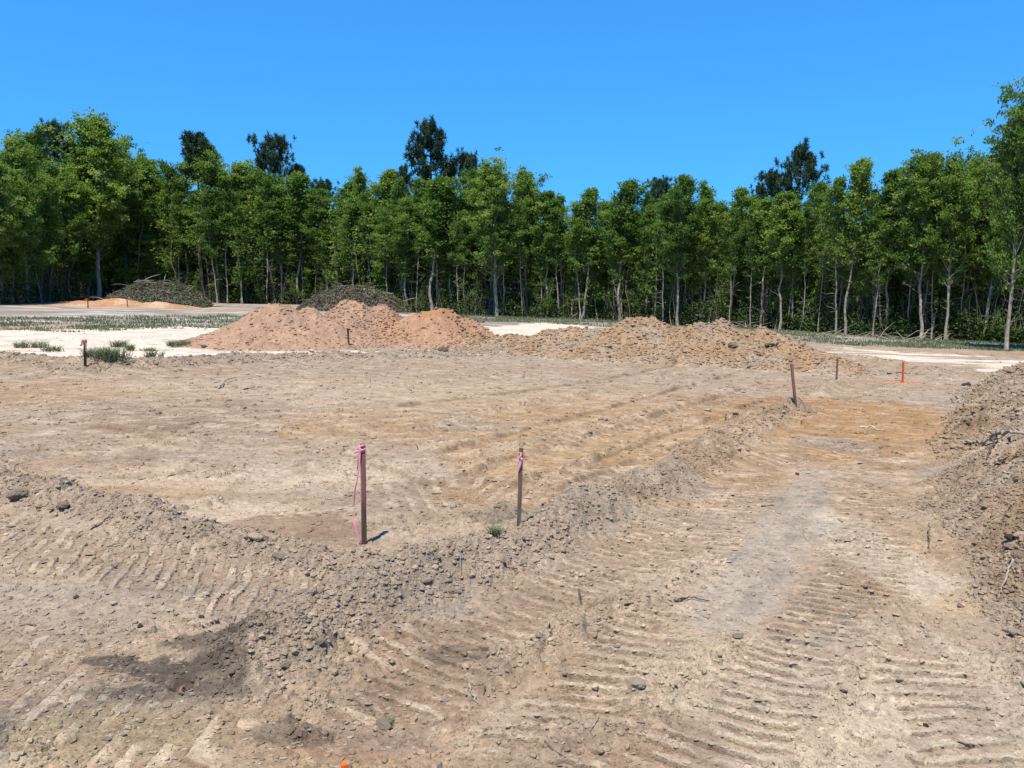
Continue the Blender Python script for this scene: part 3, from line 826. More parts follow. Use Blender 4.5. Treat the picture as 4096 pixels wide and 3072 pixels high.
for zi, (zn, cnt, (s0, s1), lab, grp) in enumerate(CLOD_ZONES):
    near = (iname[cand] == zn) & (V[cand, 1] < (9 if zn == 'ground' else 11 if zn == 'bank' else 30))
    if zn == 'ground': near = near * (.15 + TRKM[cand])
    for q, i in enumerate(pick(cnt, near.astype(float), 100 + zi)):
        s = s0 + (s1 - s0) * RNG.random() ** 2
        if zn == 'ground': s *= V[i, 1] / 4.5
        o = link(bpy.data.objects.new("crust_chip" if zn == 'ground' else "dirt_clod", CHIPS[q % 8] if zn == 'ground' else CLODS[(0, 2, 3, 7, 8)[(q + zi) % 5]]))
        o.location = V[i] + np.array([0, 0, s * (.10 if zn == 'ground' else .18)])
        o.scale = (s * RNG.uniform(.9, 1.4), s, s * RNG.uniform(.8, 1.1))
        o.rotation_euler = (RNG.uniform(-.3, .3), RNG.uniform(-.3, .3), RNG.uniform(0, 6.28))
        if zn == 'ground': o.rotation_euler = (RNG.uniform(-.3, .1), RNG.uniform(-.15, .15), RNG.uniform(-.7, .7))
        c = GC[i, :3] * (1.05 + .30 * RNG.random())
        if zn == 'ground': c = np.array(PALE) * RNG.uniform(.40, .60)
        o.color = (*[float(x) for x in c], 1)
        tag(o, lab, "crust chip" if zn == 'ground' else "clod", grp)

NAMED_CLODS = [  # photo point, size m, colour scale, mesh, label
    ((1124, 2244), .052, .95, 0, "largest tan clod on the near left berm left of the ribboned stake"),
    ((818, 2146), .045, .75, 3, "dark rounded clod on the near left berm right of two small stubs"),
    ((80, 1985), .085, .72, 7, "big dark clod on the left end of the near left berm"),
    ((255, 2035), .06, .62, 1, "dark clod crowning the left half of the near left berm"),
    ((1810, 2030), .052, 1.25, 2, "lone pale clod on the pad between the two pink ribboned stakes"),
    ((2537, 2760), .05, 1.1, 4, "flat pale wedge of dry soil standing in the near cleat tracks"),
    ((1540, 2915), .04, .85, 0, "brown lump beside a small sprig near the bottom centre"),
    ((560, 2505), .018, .28, 3, "black lump lying on the smooth soil at lower left"),
    ((808, 2486), .022, .25, 1, "black lump behind a pale stick at lower left"),
    ((305, 2395), .02, .45, 8, "dark narrow lump left of the black lump at lower left"),
    ((3485, 2785), .020, .2, 1, "black chunk between the cleat tracks at lower right"),
    ((3700, 2902), .014, .2, 3, "small black chunk in the lower right cleat track"),
    ((4042, 2187), .045, .2, 7, "dark root lump on the right bank"),
    ((3843, 2428), .03, .9, 5, "reddish flat disc of clay at the foot of the right bank"),
    ((3866, 1545), .10, .15, 2, "black stone on the far crest of the right bank"),
    ((2950, 2555), .03, .8, 6, "flat tan flake in the middle of the cleat tracks"),
    ((1245, 1408), .10, 2.2, 8, "white rounded stone at the foot of the left reddish pile"),
    ((1242, 1422), .07, 2.2, 1, "smaller white stone just in front of the white rounded stone"),
    ((1925, 1290), .28, .6, 0, "large dark orange block below the notch of the notched pile"),
    ((2930, 1392), .14, .6, 2, "dark lump of topsoil on the face of the right tan heap"),
    ((1772, 1408), .15, .6, 3, "dark grey lump in front of the notched reddish pile"),
    ((3188, 1898), .028, .3, 3, "dark lump beside the puddle mark on the haul path"),
]
for (px, py), s, k, mi, lab in NAMED_CLODS:
    p = hit(px, py)
    o = link(bpy.data.objects.new("dirt_clod", CLODS[mi]))
    o.location = p + np.array([0, 0, s * .25]); o.scale = (s * 1.1, s, s)
    o.rotation_euler = (.1, -.15, RNG.uniform(0, 6.28))
    base = np.array(RED) * .62 if 'orange' in lab or 'reddish' in lab else np.array([.24, .19, .135])
    o.color = (*[float(min(x * k, .6)) for x in base], 1)
    tag(o, lab, "clod")

def crumbs(n):
    r = np.random.default_rng(5)
    w = np.where(GI[cand] > 0, 1.0, .10 + .25 * ROUGH[cand]) * (1 - .8 * SANDM[cand]) * np.where(GI[cand] > len(RIDGES), 1.1, np.where(GI[cand] == 4, 1.3, 1))
    i = r.choice(cand, n, replace=False, p=w / w.sum())
    i = i[V[i, 1] < 29]
    n = len(i)
    s = (.00125 * V[i, 1] + .0012) * (.32 + .55 * r.random(n) + 2.8 * r.random(n) ** 8)
    s = s * np.where(GI[i] > len(RIDGES), 1.0 + 1.5 * r.random(n) ** 2, np.where(GI[i] == 4, 1.25, 1.0))
    s = np.minimum(s, np.where(GI[i] > len(RIDGES), .050, np.where(V[i, 1] < 9, .018, .04)))
    k = len(IV0)
    jit = IV0[None] * (1 + .45 * (r.random((n, k, 1)) - .5))
    sc3 = np.stack([.8 + .7 * r.random(n), .8 + .5 * r.random(n), .5 + .45 * r.random(n)], -1)
    a = r.random(n) * 6.28
    v = jit * sc3[:, None] * s[:, None, None]
    x = v[..., 0] * np.cos(a)[:, None] - v[..., 1] * np.sin(a)[:, None]
    y = v[..., 0] * np.sin(a)[:, None] + v[..., 1] * np.cos(a)[:, None]
    P = np.stack([x, y, v[..., 2] + (s * .1)[:, None]], -1) + V[i][:, None]
    Fc = IF0[None] + (np.arange(n) * k)[:, None, None]
    col = np.repeat(GC[i][:, None] * (.88 + .32 * r.random((n, 1, 1))), k, 1)
    return mesh_np("soil_crumbs", P.reshape(-1, 3), Fc.reshape(-1, 3), False, {"Col": ('FLOAT_COLOR', 'POINT', col.reshape(-1, 4))}, [M_SOIL])
tag(obj("soil_crumbs", crumbs(75000)), "loose crumbs of dry soil strewn over the berms and piles", "soil crumbs", kind='stuff')

def flake_geo(r, n, k=7):
    """n thin irregular plates lying with one edge raised, mostly the near one"""
    th = (np.arange(k)[None] + r.uniform(-.35, .35, (n, k))) * 2 * np.pi / k
    rr = r.uniform(.55, 1.1, (n, k))
    asp = r.uniform(.42, .8, (n, 1))
    x, y = rr * np.cos(th), rr * np.sin(th) * asp
    a = r.normal(0, .5, (n, 1))
    x, y = x * np.cos(a) - y * np.sin(a), x * np.sin(a) + y * np.cos(a)
    tx, ty = r.normal(0, .10, (n, 1)), -np.abs(r.normal(.05, .08, (n, 1)))
    z = x * tx + y * ty - (asp * ty) * .75
    h = r.uniform(.06, .16, (n, 1))
    top = np.stack([x * .96, y * .96, z + h + r.normal(0, .03, (n, k))], -1)
    bot = np.stack([x, y, z], -1)
    v = np.concatenate([top, bot, (top.mean(1, keepdims=True) + np.array([0, 0, .03]))], 1)
    j = np.arange(k); j2 = (j + 1) % k
    f = np.concatenate([np.stack([j, j2, np.full(k, 2 * k)], -1), np.stack([j, j + k, j2 + k], -1), np.stack([j, j2 + k, j2], -1)])
    return v, f

def flakes(n):
    r = np.random.default_rng(6)
    w = (V[cand, 1] < 16) * np.where(GI[cand] == 0, .25 + 1.6 * TRKM[cand], 0) * (1 - .9 * SANDM[cand]) * np.clip((10 - V[cand, 1]) / 3, .12, 1)
    i = r.choice(cand, n, replace=False, p=w / w.sum())
    v, f = flake_geo(r, n)
    k = v.shape[1]
    s = (.0024 * V[i, 1] + .003) * (.35 + 1.6 * r.random(n) ** 3)
    P = v * s[:, None, None] * np.where(V[i, 1] > 8, np.array([1.5, 1.5, .8])[:, None], np.array([1., 1, 1])[:, None]).T[:, None] + V[i][:, None]
    dry = r.random((n, 1, 1)) < .55
    col = np.where(dry, .45 * GC[i][:, None] + .34 * np.array([*PALE, 1.6]), GC[i][:, None]) * (.8 + .4 * r.random((n, 1, 1)))
    col = np.repeat(col, k, 1)
    F_ = f[None] + (np.arange(n) * k)[:, None, None]
    return mesh_np("crust_flakes", P.reshape(-1, 3), F_.reshape(-1, 3), False, {"Col": ('FLOAT_COLOR', 'POINT', col.reshape(-1, 4))}, [M_SOIL])
tag(obj("crust_flakes", flakes(10000)), "thin flakes of dried crust broken up over the graded soil", "crust flakes", kind='stuff')

# ------------------------------------------------------------------ tubes, sticks
class Geo:
    def __init__(s): s.v, s.f, s.n, s.t = [], [], 0, []
    def tube(s, pts, rad, k=5):
        pts = np.asarray(pts, dtype=float); rad = np.asarray(rad, dtype=float)
        m = len(pts)
        tg = np.gradient(pts, axis=0); tg /= np.linalg.norm(tg, axis=1, keepdims=True) + 1e-9
        ref = np.where(np.abs(tg[:, 2:3]) > .8, [[1.0, 0, 0]], [[0, 0, 1.0]])
        a = np.cross(tg, ref); a /= np.linalg.norm(a, axis=1, keepdims=True) + 1e-9
        b = np.cross(tg, a)
        th = np.arange(k) * 2 * np.pi / k
        ring = a[:, None] * np.cos(th)[None, :, None] + b[:, None] * np.sin(th)[None, :, None]
        P = pts[:, None] + ring * rad[:, None, None]
        o = s.n
        s.v.append(P.reshape(-1, 3))
        q = np.arange(m - 1)[:, None] * k + np.arange(k)[None]
        q2 = np.arange(m - 1)[:, None] * k + (np.arange(k)[None] + 1) % k
        s.f.append((np.stack([q, q2, q2 + k, q + k], -1).reshape(-1, 4)) + o)
        s.n += m * k
        if k >= 4:
            s.f.append(np.array([[0, 1, 2, 3], [(m - 1) * k + 3, (m - 1) * k + 2, (m - 1) * k + 1, (m - 1) * k]]) + o)
    def mesh(s, name, mat, smooth=True):
        return mesh_np(name, np.concatenate(s.v), np.concatenate(s.f), smooth, None, [mat])

def leaf_mesh(name, P, size, mat, tint, seed, up=.35, aspect=.62, fold=True):
    """diamond leaves at points P"""
    r = np.random.default_rng(seed)
    n = len(P)
    nr_ = r.normal(size=(n, 3)); nr_[:, 2] = np.abs(nr_[:, 2]) + up
    nr_ /= np.linalg.norm(nr_, axis=1, keepdims=True)
    t = np.cross(nr_, r.normal(size=(n, 3))); t /= np.linalg.norm(t, axis=1, keepdims=True) + 1e-9
    b = np.cross(nr_, t)
    L = (size * (.6 + .8 * r.random(n)))[:, None]
    v = np.stack([P - t * L * .5, P + b * L * aspect * .5 + nr_ * L * .10, P + t * L * .5, P - b * L * aspect * .5 + nr_ * L * .10], 1)
    f = np.arange(n * 4).reshape(n, 4)
    tt = np.repeat(tint[:, None], 4, 1)
    return mesh_np(name, v.reshape(-1, 3), f, False, {"tint": ('FLOAT', 'POINT', tt)}, [mat])

def unit(v): return v / (np.linalg.norm(v) + 1e-9)
# ------------------------------------------------------------------ trees
def hardwood(seed, cb=.36, width=.24, nl=26, nleaf=7500, rad=.13, leaf=.145, bare=0, forks=1, top=.95):
    """a 10 m broad-leaved tree: (trunk mesh, crown mesh)"""
    r = np.random.default_rng(seed)
    H = 10.0
    g = Geo()
    n = 14
    zz = np.linspace(0, H * .97, n)
    wob = np.cumsum(r.normal(0, .07, (n, 2)), 0); wob -= wob[0]
    lean = r.normal(0, .25, 2)
    tp = np.column_stack([wob[:, 0] + lean[0] * (zz / H), wob[:, 1] + lean[1] * (zz / H), zz])
    tr = rad * (1 - zz / H) ** .75 * .95 + .012
    tr[0] *= 1.45; tr[1] *= 1.05
    tp[0, 2] = -.25
    g.tube(tp, tr, 8)
    ax = lambda z: np.array([np.interp(z, zz, tp[:, 0]), np.interp(z, zz, tp[:, 1]), z])
    tw, cl = [], []
    az = r.random() * 6.28
    for i in range(nl):
        f = (i + r.random()) / nl
        t = cb + (top - cb) * f
        az += 2.4 + r.normal(0, .5)
        prof = r.uniform(.75, 1.2) * (.55 + .45 * math.sin(min(1, f * 1.5) * 1.57)) * (1 - .75 * max(0, (f - .45) / .55) ** 1.6)
        L = width * H * prof * r.uniform(.65, 1.2)
        el = math.radians(r.uniform(18, 50) + 25 * f)
        p0 = ax(t * H)
        dr = np.array([math.cos(az) * math.cos(el), math.sin(az) * math.cos(el), math.sin(el)])
        pts = [p0]
        for k in range(5):
            dr = unit(dr + np.array([0, 0, .10]) + r.normal(0, .13, 3))
            pts.append(pts[-1] + dr * L / 5)
        pts = np.array(pts)
        rr = np.linspace(max(.012, .33 * np.interp(t * H, zz, tr)), .008, 6)
        g.tube(pts, rr, 4)
        for k in (3, 4, 5):
            tw.append((pts[k], .30))
        for k in range(9):
            j = r.integers(1, 6)
            d2 = unit(dr + r.normal(0, .85, 3) + np.array([0, 0, .1]))
            l2 = L * r.uniform(.22, .55)
            q = [pts[j] + d2 * l2 * s + np.array([0, 0, .06 * s]) for s in (0, .5, 1)]
            g.tube(q, [.012, .009, .004], 3)
            tw.append((q[1], .24)); tw.append((q[2], .30))
    for s in np.linspace(.80, 1.0, 6):
        tw.append((ax(H * s * .97), .28))
    # a few dead or leafless limbs low on the trunk
    for k in range(5 + bare):
        t = r.uniform(.12, cb + .08); a = r.random() * 6.28
        p0 = ax(t * H); L = r.uniform(.4, 1.2)
        d2 = np.array([math.cos(a), math.sin(a), r.uniform(-.15, .6)])
        pts = [p0 + d2 * L * s + r.normal(0, .05, 3) * s for s in (0, .4, .7, 1)]
        g.tube(pts, [.016, .012, .008, .004], 3)
        if r.random() < .5: tw.append((pts[3], .22))
    tw_p = np.array([p for p, _ in tw]); tw_s = np.array([s for _, s in tw])
    wgt = (r.random(len(tw)) ** 1.4 + .10) * np.clip((tw_p[:, 2] / H - cb) / .30, .18, 1)                            # uneven clumps
    idx = r.choice(len(tw), nleaf, p=wgt / wgt.sum())
    u = r.normal(size=(nleaf, 3)); u /= np.linalg.norm(u, axis=1, keepdims=True)
    P = tw_p[idx] + u * (r.random(nleaf) ** .5 * tw_s[idx] * 1.25)[:, None] * np.array([1.2, 1.2, .55])
    ctint = r.uniform(.18, .82, len(tw))
    tint = np.clip(ctint[idx] + r.normal(0, .13, nleaf), .02, .98)
    return g.mesh("trunk", M_BARK), leaf_mesh("crown", P, leaf, M_LEAF, tint, seed + 1)

def pine(seed, cb=.55, width=.22, nl=34, dens=1.0):
    r = np.random.default_rng(seed)
    H = 10.0
    g = Geo()
    zz = np.linspace(0, H * .97, 12)
    wob = np.cumsum(r.normal(0, .04, (12, 2)), 0); wob -= wob[0]
    tp = np.column_stack([wob, zz]); tp[0, 2] = -.25
    tr = .13 * (1 - zz / H) ** .7 + .015
    g.tube(tp, tr, 8)
    ax = lambda z: np.array([np.interp(z, zz, tp[:, 0]), np.interp(z, zz, tp[:, 1]), z])
    tuft = []
    az = 0
    for i in range(nl):
        f = (i + r.random() * .7) / nl
        t = cb + (.96 - cb) * f
        az += 2.3 + r.normal(0, .4)
        L = width * H * (1 - f) ** .55 * r.uniform(.5, 1.15) * (.55 + .45 * min(1, f * 4)) + .15
        dr = np.array([math.cos(az), math.sin(az), r.uniform(-.05, .35)])
        pts = [ax(t * H)]
        for k in range(5):
            dr = unit(dr + np.array([0, 0, .13]) + r.normal(0, .12, 3))
            pts.append(pts[-1] + dr * L / 5)
        pts = np.array(pts)
        g.tube(pts, np.linspace(.035, .008, 6), 4)
        tuft += [pts[5], pts[4], pts[3]]
        for k in range(6):
            j = r.integers(2, 6)
            q = pts[j] + unit(dr + r.normal(0, .8, 3)) * L * r.uniform(.15, .4) + np.array([0, 0, .08])
            g.tube([pts[j], (pts[j] + q) / 2, q], [.010, .008, .005], 3)
            tuft.append(q)
            if r.random() < .6: tuft.append(q + r.normal(0, .16, 3))
    tuft += [ax(H * s) for s in (.9, .94, .97)]
    for k in range(7):                                             # dead snags
        a = r.random() * 6.28; p0 = ax(H * r.uniform(.2, cb))
        d2 = np.array([math.cos(a), math.sin(a), r.uniform(-.2, .3)])
        g.tube([p0, p0 + d2 * .35, p0 + d2 * r.uniform(.5, 1)], [.018, .012, .005], 3)
    T = np.array(tuft)
    T = T[r.random(len(T)) < dens]
    nb = 30
    n = len(T) * nb
    P0 = np.repeat(T, nb, 0)
    d3 = r.normal(size=(n, 3)); d3[:, 2] += .45; d3 /= np.linalg.norm(d3, axis=1, keepdims=True)
    L = (.20 + .12 * r.random(n))[:, None]
    sd = np.cross(d3, r.normal(size=(n, 3))); sd /= np.linalg.norm(sd, axis=1, keepdims=True)
    w = .020
    v = np.stack([P0 - sd * w, P0 + sd * w, P0 + d3 * L + sd * w * .7, P0 + d3 * L - sd * w * .7], 1)
    tint = np.repeat(np.clip(np.repeat(r.uniform(.2, .8, len(T)), nb) + r.normal(0, .12, n), 0, 1)[:, None], 4, 1)
    cm = mesh_np("crown", v.reshape(-1, 3), np.arange(n * 4).reshape(n, 4), False, {"tint": ('FLOAT', 'POINT', tint)}, [M_NEEDLE])
    return g.mesh("trunk", M_PINEB), cm

def sapling(seed, leafy=1.0):
    """4 m thin crooked sapling"""
    r = np.random.default_rng(seed)
    g = Geo()
    n = 8
    zz = np.linspace(-.1, 4, n)
    lean = r.normal(0, .5, 2)
    wob = np.cumsum(r.normal(0, .07, (n, 2)), 0); wob -= wob[0]
    tp = np.column_stack([wob + lean * (np.linspace(0, 1, n) ** 1.4)[:, None], zz])
    g.tube(tp, np.linspace(.030, .006, n), 5)
    tw = [tp[-1], tp[-2]]
    for k in range(9):
        j = r.integers(2, n); a = r.random() * 6.28
        d2 = np.array([math.cos(a), math.sin(a), r.uniform(.1, .9)]); L = r.uniform(.3, .9)
        pts = [tp[j] + d2 * L * s + r.normal(0, .04, 3) * s for s in (0, .5, 1)]
        g.tube(pts, [.012, .009, .004], 3)
        tw += [pts[1], pts[2]]
    tw = np.array(tw)
    nleaf = int(620 * leafy) + 4
    idx = r.integers(0, len(tw), nleaf)
    P = tw[idx] + r.normal(0, .16, (nleaf, 3))
    return g.mesh("stem", M_BARK), leaf_mesh("leaves", P, .13, M_LEAFY, np.clip(r.normal(.45, .2, nleaf), 0, 1), seed)

HW = {'narrow': [hardwood(s, .36, .17, 34, 14000, .08) for s in (101, 102, 103)],
      'medium': [hardwood(s, .30, .23, 42, 22000, .095) for s in (111, 112, 113, 114)],
      'wide': [hardwood(s, .25, .31, 50, 31000, .12) for s in (121, 122, 123)],
      'low': [hardwood(s, .08, .26, 48, 21000, .08) for s in (131, 132)],
      'thin': [hardwood(s, .40, .13, 30, 7000, .06, bare=8) for s in (141, 142, 143)]}
PN = {'full': [pine(s, .50, .24, 40) for s in (201, 202)],
      'broad': [pine(s, .62, .30, 34) for s in (203, 204)],
      'tuft': [pine(s, .70, .13, 22) for s in (205, 206)]}
SP_ = [sapling(s, lf) for s, lf in ((301, 1), (302, .6), (303, .1), (304, 1.2), (305, 0), (306, .3))]

_zs = {}
def zs_of(me):
    if me.name not in _zs:
        a = np.empty(len(me.vertices) * 3, dtype=f32); me.vertices.foreach_get("co", a); _zs[me.name] = a[2::3]
    return _zs[me.name]

def set_tree(name, meshes, x, y, h, rz, wscale, label, cat, group=None, base_h=10.0, parts=("trunk", "crown"), bark=None, tilt=0.0):
    o = empty(name, (x, y, zat(x, y, False) - .02), rz)
    s = h / max(float(np.percentile(zs_of(meshes[1]), 99.7)), 1.0)
    o.scale = (s * wscale, s * wscale, s)
    if tilt: o.rotation_euler = (tilt * math.sin(rz * 3), tilt * math.cos(rz * 5), rz)
    a = obj(parts[0], meshes[0], o); b = obj(parts[1], meshes[1], o)
    if bark is not None:
        a.material_slots[0].link = 'OBJECT'; a.material_slots[0].material = bark
    return tag(o, label, cat, group)

def tree_from_photo(px, top, depth_off, kind, ix, wpx, label, name="hardwood_tree", base=None, group=None):
    """photo column, row of the tip, metres behind the edge of the wood, crown width in photo pixels"""
    bx = base if base is not None else float(np.interp(px, [-700, 0, 400, 850, 1250, 1650, 2000, 2400, 2700, 3000, 3500, 3750, 4096, 4500], [1222, 1218, 1198, 1212, 1220, 1250, 1268, 1280, 1302, 1310, 1346, 1358, 1378, 1400]))
    p = at(px, bx)
    D = p[1] + depth_off
    x = (px - 2048) / FPX * D * 1.0
    d_ = ray(px, top); t = D / d_[1]
    ztop = CAM_H + d_[2] * t
    x = d_[0] * t
    h = (ztop - zat(x, D, False)) / .985
    pr = (PN if 'pine' in name else HW)[kind]
    nat = {'narrow': .34, 'medium': .48, 'wide': .66, 'low': .52, 'thin': .32, 'full': .50, 'broad': .62, 'tuft': .30}[kind] * h
    want = wpx / FPX * D
    ws = float(np.clip(want / nat, .6, 1.9))
    set_tree(name, pr[ix % len(pr)], x, D, h, (px * .37) % 6.28, ws, label, "pine tree" if 'pine' in name else "tree", group)

PINES = [ # column, tip row, metres behind the edge, kind, width px, label
    (215, 500, 9, 'broad', 190, "dark bluish pine crown rising behind the tall round tree at far left"),
    (778, 538, .6, 'tuft', 170, "slim pine with a dark tufted tip beside the left brush pile"),
    (1085, 545, 9, 'broad', 240, "broad dark pine rising behind trees between the two brush piles"),
    (1195, 665, 10, 'tuft', 120, "small dark pine top just right of the broad dark pine"),
    (1290, 722, 10, 'broad', 130, "low dark pine top showing above the trees over the second brush pile"),
    (1722, 488, 7, 'full', 270, "tallest dark pine, rising alone above the trees in the middle"),
    (1605, 668, 8, 'tuft', 90, "narrow pine top at the left foot of the tallest pine"),
    (1878, 612, 9, 'broad', 150, "short dark pine crown just right of the tallest pine"),
    (2650, 718, 11, 'broad', 140, "small rounded pine crown between leafy tops right of the middle"),
    (3205, 582, 7, 'broad', 260, "wide dark pine crown rising above the trees on the right"),
    (3090, 690, 8, 'broad', 160, "lower left pine neighbour of the wide dark pine on the right"),
    (3495, 765, 10, 'tuft', 110, "faint pine top in the gap between leafy trees on the right"),
]
for k, (px, top, off, kind, w, lab) in enumerate(PINES):
    tree_from_photo(px, top, off, kind, k, w, lab, "pine_tree")

FRONT = [ # column, tip row, metres behind the edge, kind, crown width px, label
    (-60, 575, 1, 'wide', 330, "leafy tree at the far left edge of the wood, cut by the photo's edge"),
    (60, 560, 4, 'medium', 240, "bushy tree second from the left edge behind tangled brush"),
    (120, 520, 8, 'medium', 220, "pale topped tree rising just left of the dark bluish pine at far left"),
    (345, 462, 0, 'wide', 470, "tallest broad leafy tree on the left with a pale straight trunk"),
    (470, 560, 3, 'wide', 330, "round green tree leaning on the right side of the tallest left tree"),
    (600, 640, 4, 'medium', 240, "bright green tree in the dip left of the slim tufted pine"),
    (690, 660, 3, 'medium', 220, "dark leafy tree above the left end of the left brush pile"),
    (850, 600, 1.5, 'medium', 260, "green tree close behind the right side of the slim tufted pine"),
    (850, 800, -.3, 'thin', 120, "very thin leafy young tree standing at the right end of the left brush pile"),
    (960, 660, 4, 'medium', 250, "leafy tree below the broad dark pine, its left one"),
    (1080, 690, 2, 'medium', 260, "leafy tree straight below the broad dark pine"),
    (1180, 705, 1, 'narrow', 210, "green tree right of the broad dark pine with twin thin trunks"),
    (1290, 765, 1, 'medium', 230, "yellow green tree over the left slope of the second brush pile"),
    (1400, 735, 3, 'narrow', 200, "tree with a rounded top left of the gap before the tallest pine"),
    (1440, 690, 4, 'medium', 220, "taller tree above the crest of the second brush pile"),
    (1525, 690, 3, 'narrow', 200, "green tree with a square top just left of the gap before the tallest pine"),
    (1620, 800, .5, 'medium', 210, "lower tree on the right slope of the second brush pile"),
    (1725, 720, 0, 'narrow', 230, "pale twin trunked tree below the tallest pine"),
    (1790, 760, 2, 'thin', 180, "thin tree directly right of the pale twin trunked tree"),
    (1985, 648, 0, 'wide', 400, "broad tree with a thick pale trunk right of the tallest pine"),
    (1900, 690, 3, 'medium', 230, "leafy tree on the left shoulder of the broad pale trunked tree"),
    (2110, 690, 2, 'medium', 230, "leafy tree on the right shoulder of the broad pale trunked tree"),
    (2190, 775, 1, 'narrow', 170, "slender tree in a line of thin trunks right of the broad tree"),
    (2260, 790, 2, 'thin', 160, "thin pale stemmed tree between two slender leafy ones"),
    (2338, 765, 0, 'narrow', 190, "slender tree with a straight pale trunk above the grass, left of the conical one"),
    (2420, 810, 4, 'medium', 190, "low topped tree in the sky gap left of the conical tree"),
    (2490, 730, 0, 'narrow', 210, "conical bright tree with a slightly leaning pale trunk behind the tan heaps"),
    (2590, 790, 2, 'medium', 200, "dull green tree right of the conical bright tree"),
    (2725, 712, 0, 'medium', 240, "tree with a straight grey trunk and pointed top behind the middle tan heap"),
    (2660, 800, 3, 'narrow', 180, "tree below the small rounded pine crown right of the middle"),
    (2830, 745, 1, 'medium', 230, "round topped green tree with a pale trunk behind the right tan heap"),
    (2940, 760, 1, 'thin', 170, "sparse pale tree with leafy wisps against the sky, left of the wide pine"),
    (3000, 800, 2, 'thin', 190, "sparse tree with several leaning stems left of the wide pine"),
    (3060, 800, .5, 'thin', 180, "leaning pale sapling tree, lowest of the stems left of the wide pine"),
    (3140, 780, 0, 'narrow', 190, "tree with twin white stems below the wide dark pine"),
    (3190, 800, 1, 'medium', 200, "yellow green tree with a rounded crown under the wide dark pine"),
    (3290, 740, 3, 'medium', 210, "leafy tree at the right foot of the wide dark pine"),
    (3375, 720, 0, 'thin', 170, "tall thin tree with straight pale trunk, left of the tall tufted slender tree"),
    (3420, 655, 0, 'narrow', 190, "tall slender tree with a tufted top breaking the skyline on the right"),
    (3520, 800, 1, 'medium', 200, "lower tree in the skyline gap right of the tufted slender tree"),
    (3580, 695, 1, 'narrow', 210, "pointed tree with a leaning trunk left of the thick grey trunked tree"),
    (3735, 615, 0, 'medium', 300, "large tree with the thickest grey trunk on the right"),
    (3680, 650, 3, 'medium', 230, "leafy tree behind the left side of the thickest grey trunk"),
    (3835, 640, 0, 'medium', 260, "tree with a pale split trunk right of the thick grey trunked tree"),
    (3900, 620, 3, 'wide', 300, "dense green tree filling the skyline near the right edge"),
    (3990, 600, 1, 'wide', 320, "dark leafy tree with drooping yellow green boughs near the right edge"),
    (4110, 345, -5, 'wide', 330, "tallest leafy tree leaning in at the right edge of the photo"),
    (4240, 420, -4, 'wide', 380, "tall leafy tree just outside the right edge"),
    (4420, 500, -2, 'wide', 380, "big leafy tree beyond the right edge"),
    (-220, 560, 1, 'wide', 340, "big leafy tree beyond the left edge"),
]
for k, (px, top, off, kind, w, lab) in enumerate(FRONT):
    tree_from_photo(px, top, off, kind, k, w, lab)

# slender stems in the front of the wood
for q in range(46):
    px = 900 + q * 70 + RNG.uniform(-28, 28) if q < 45 else 700
    sky = float(np.interp(px, [600, 900, 1300, 1500, 1985, 2200, 2400, 2730, 3000, 3300, 3550, 3750, 4000, 4300], [690, 680, 790, 740, 740, 820, 840, 800, 830, 790, 830, 720, 690, 560]))
    tree_from_photo(px, sky + RNG.uniform(-25, 130), RNG.uniform(-.1, 1.6), 'thin', q, RNG.uniform(90, 150), "slender pale stemmed young tree at the front of the wood", group="slender young trees at the front of the wood")
# rows behind the front trees: they close the wood
k = 0
for row, (off, dark) in enumerate(((2.6, 0), (5, 0), (8.5, 1), (13, 1), (18, 1))):
    px = -520 + row * 23
    while px < 4700:
        w_ = RNG.uniform(75, 125) * (1 + .10 * row)
        px += w_
        sky = float(np.interp(px, [-600, 0, 345, 600, 900, 1300, 1500, 1985, 2200, 2400, 2730, 3000, 3300, 3550, 3750, 4000, 4300], [600, 600, 560, 690, 680, 790, 740, 740, 820, 840, 800, 830, 790, 830, 720, 690, 560]))
        top = sky + RNG.uniform(10, 130) - (0 if row > 1 else -60)
        bx = float(np.interp(px, [-700, 0, 400, 850, 1250, 1650, 2000, 2400, 2700, 3000, 3500, 3750, 4096, 4700], [1222, 1218, 1198, 1212, 1220, 1250, 1268, 1280, 1302, 1310, 1346, 1358, 1378, 1405]))
        D = at(px, bx)[1] + off + RNG.uniform(-.8, .8)
        d_ = ray(px, top); t = D / d_[1]
        x = d_[0] * t
        h = CAM_H + d_[2] * t - zat(x, D, False)
        kd = ('narrow', 'medium', 'low', 'medium', 'thin', 'low')[k % 6]
        pr = HW[kd][k % len(HW[kd])]
        set_tree("hardwood_tree", pr, x, D, h, RNG.uniform(0, 6.28), RNG.uniform(.8, 1.3),
                 "leafy tree standing deeper in the wood behind the front row", "tree", "trees deeper in the wood",
                 bark=M_BARK_SHADED if k % 4 else None, tilt=.05)
        k += 1
print("deep trees", k)

M_THICK = plain("thicket_bark", (.26, .225, .18), .9, .6, 3)
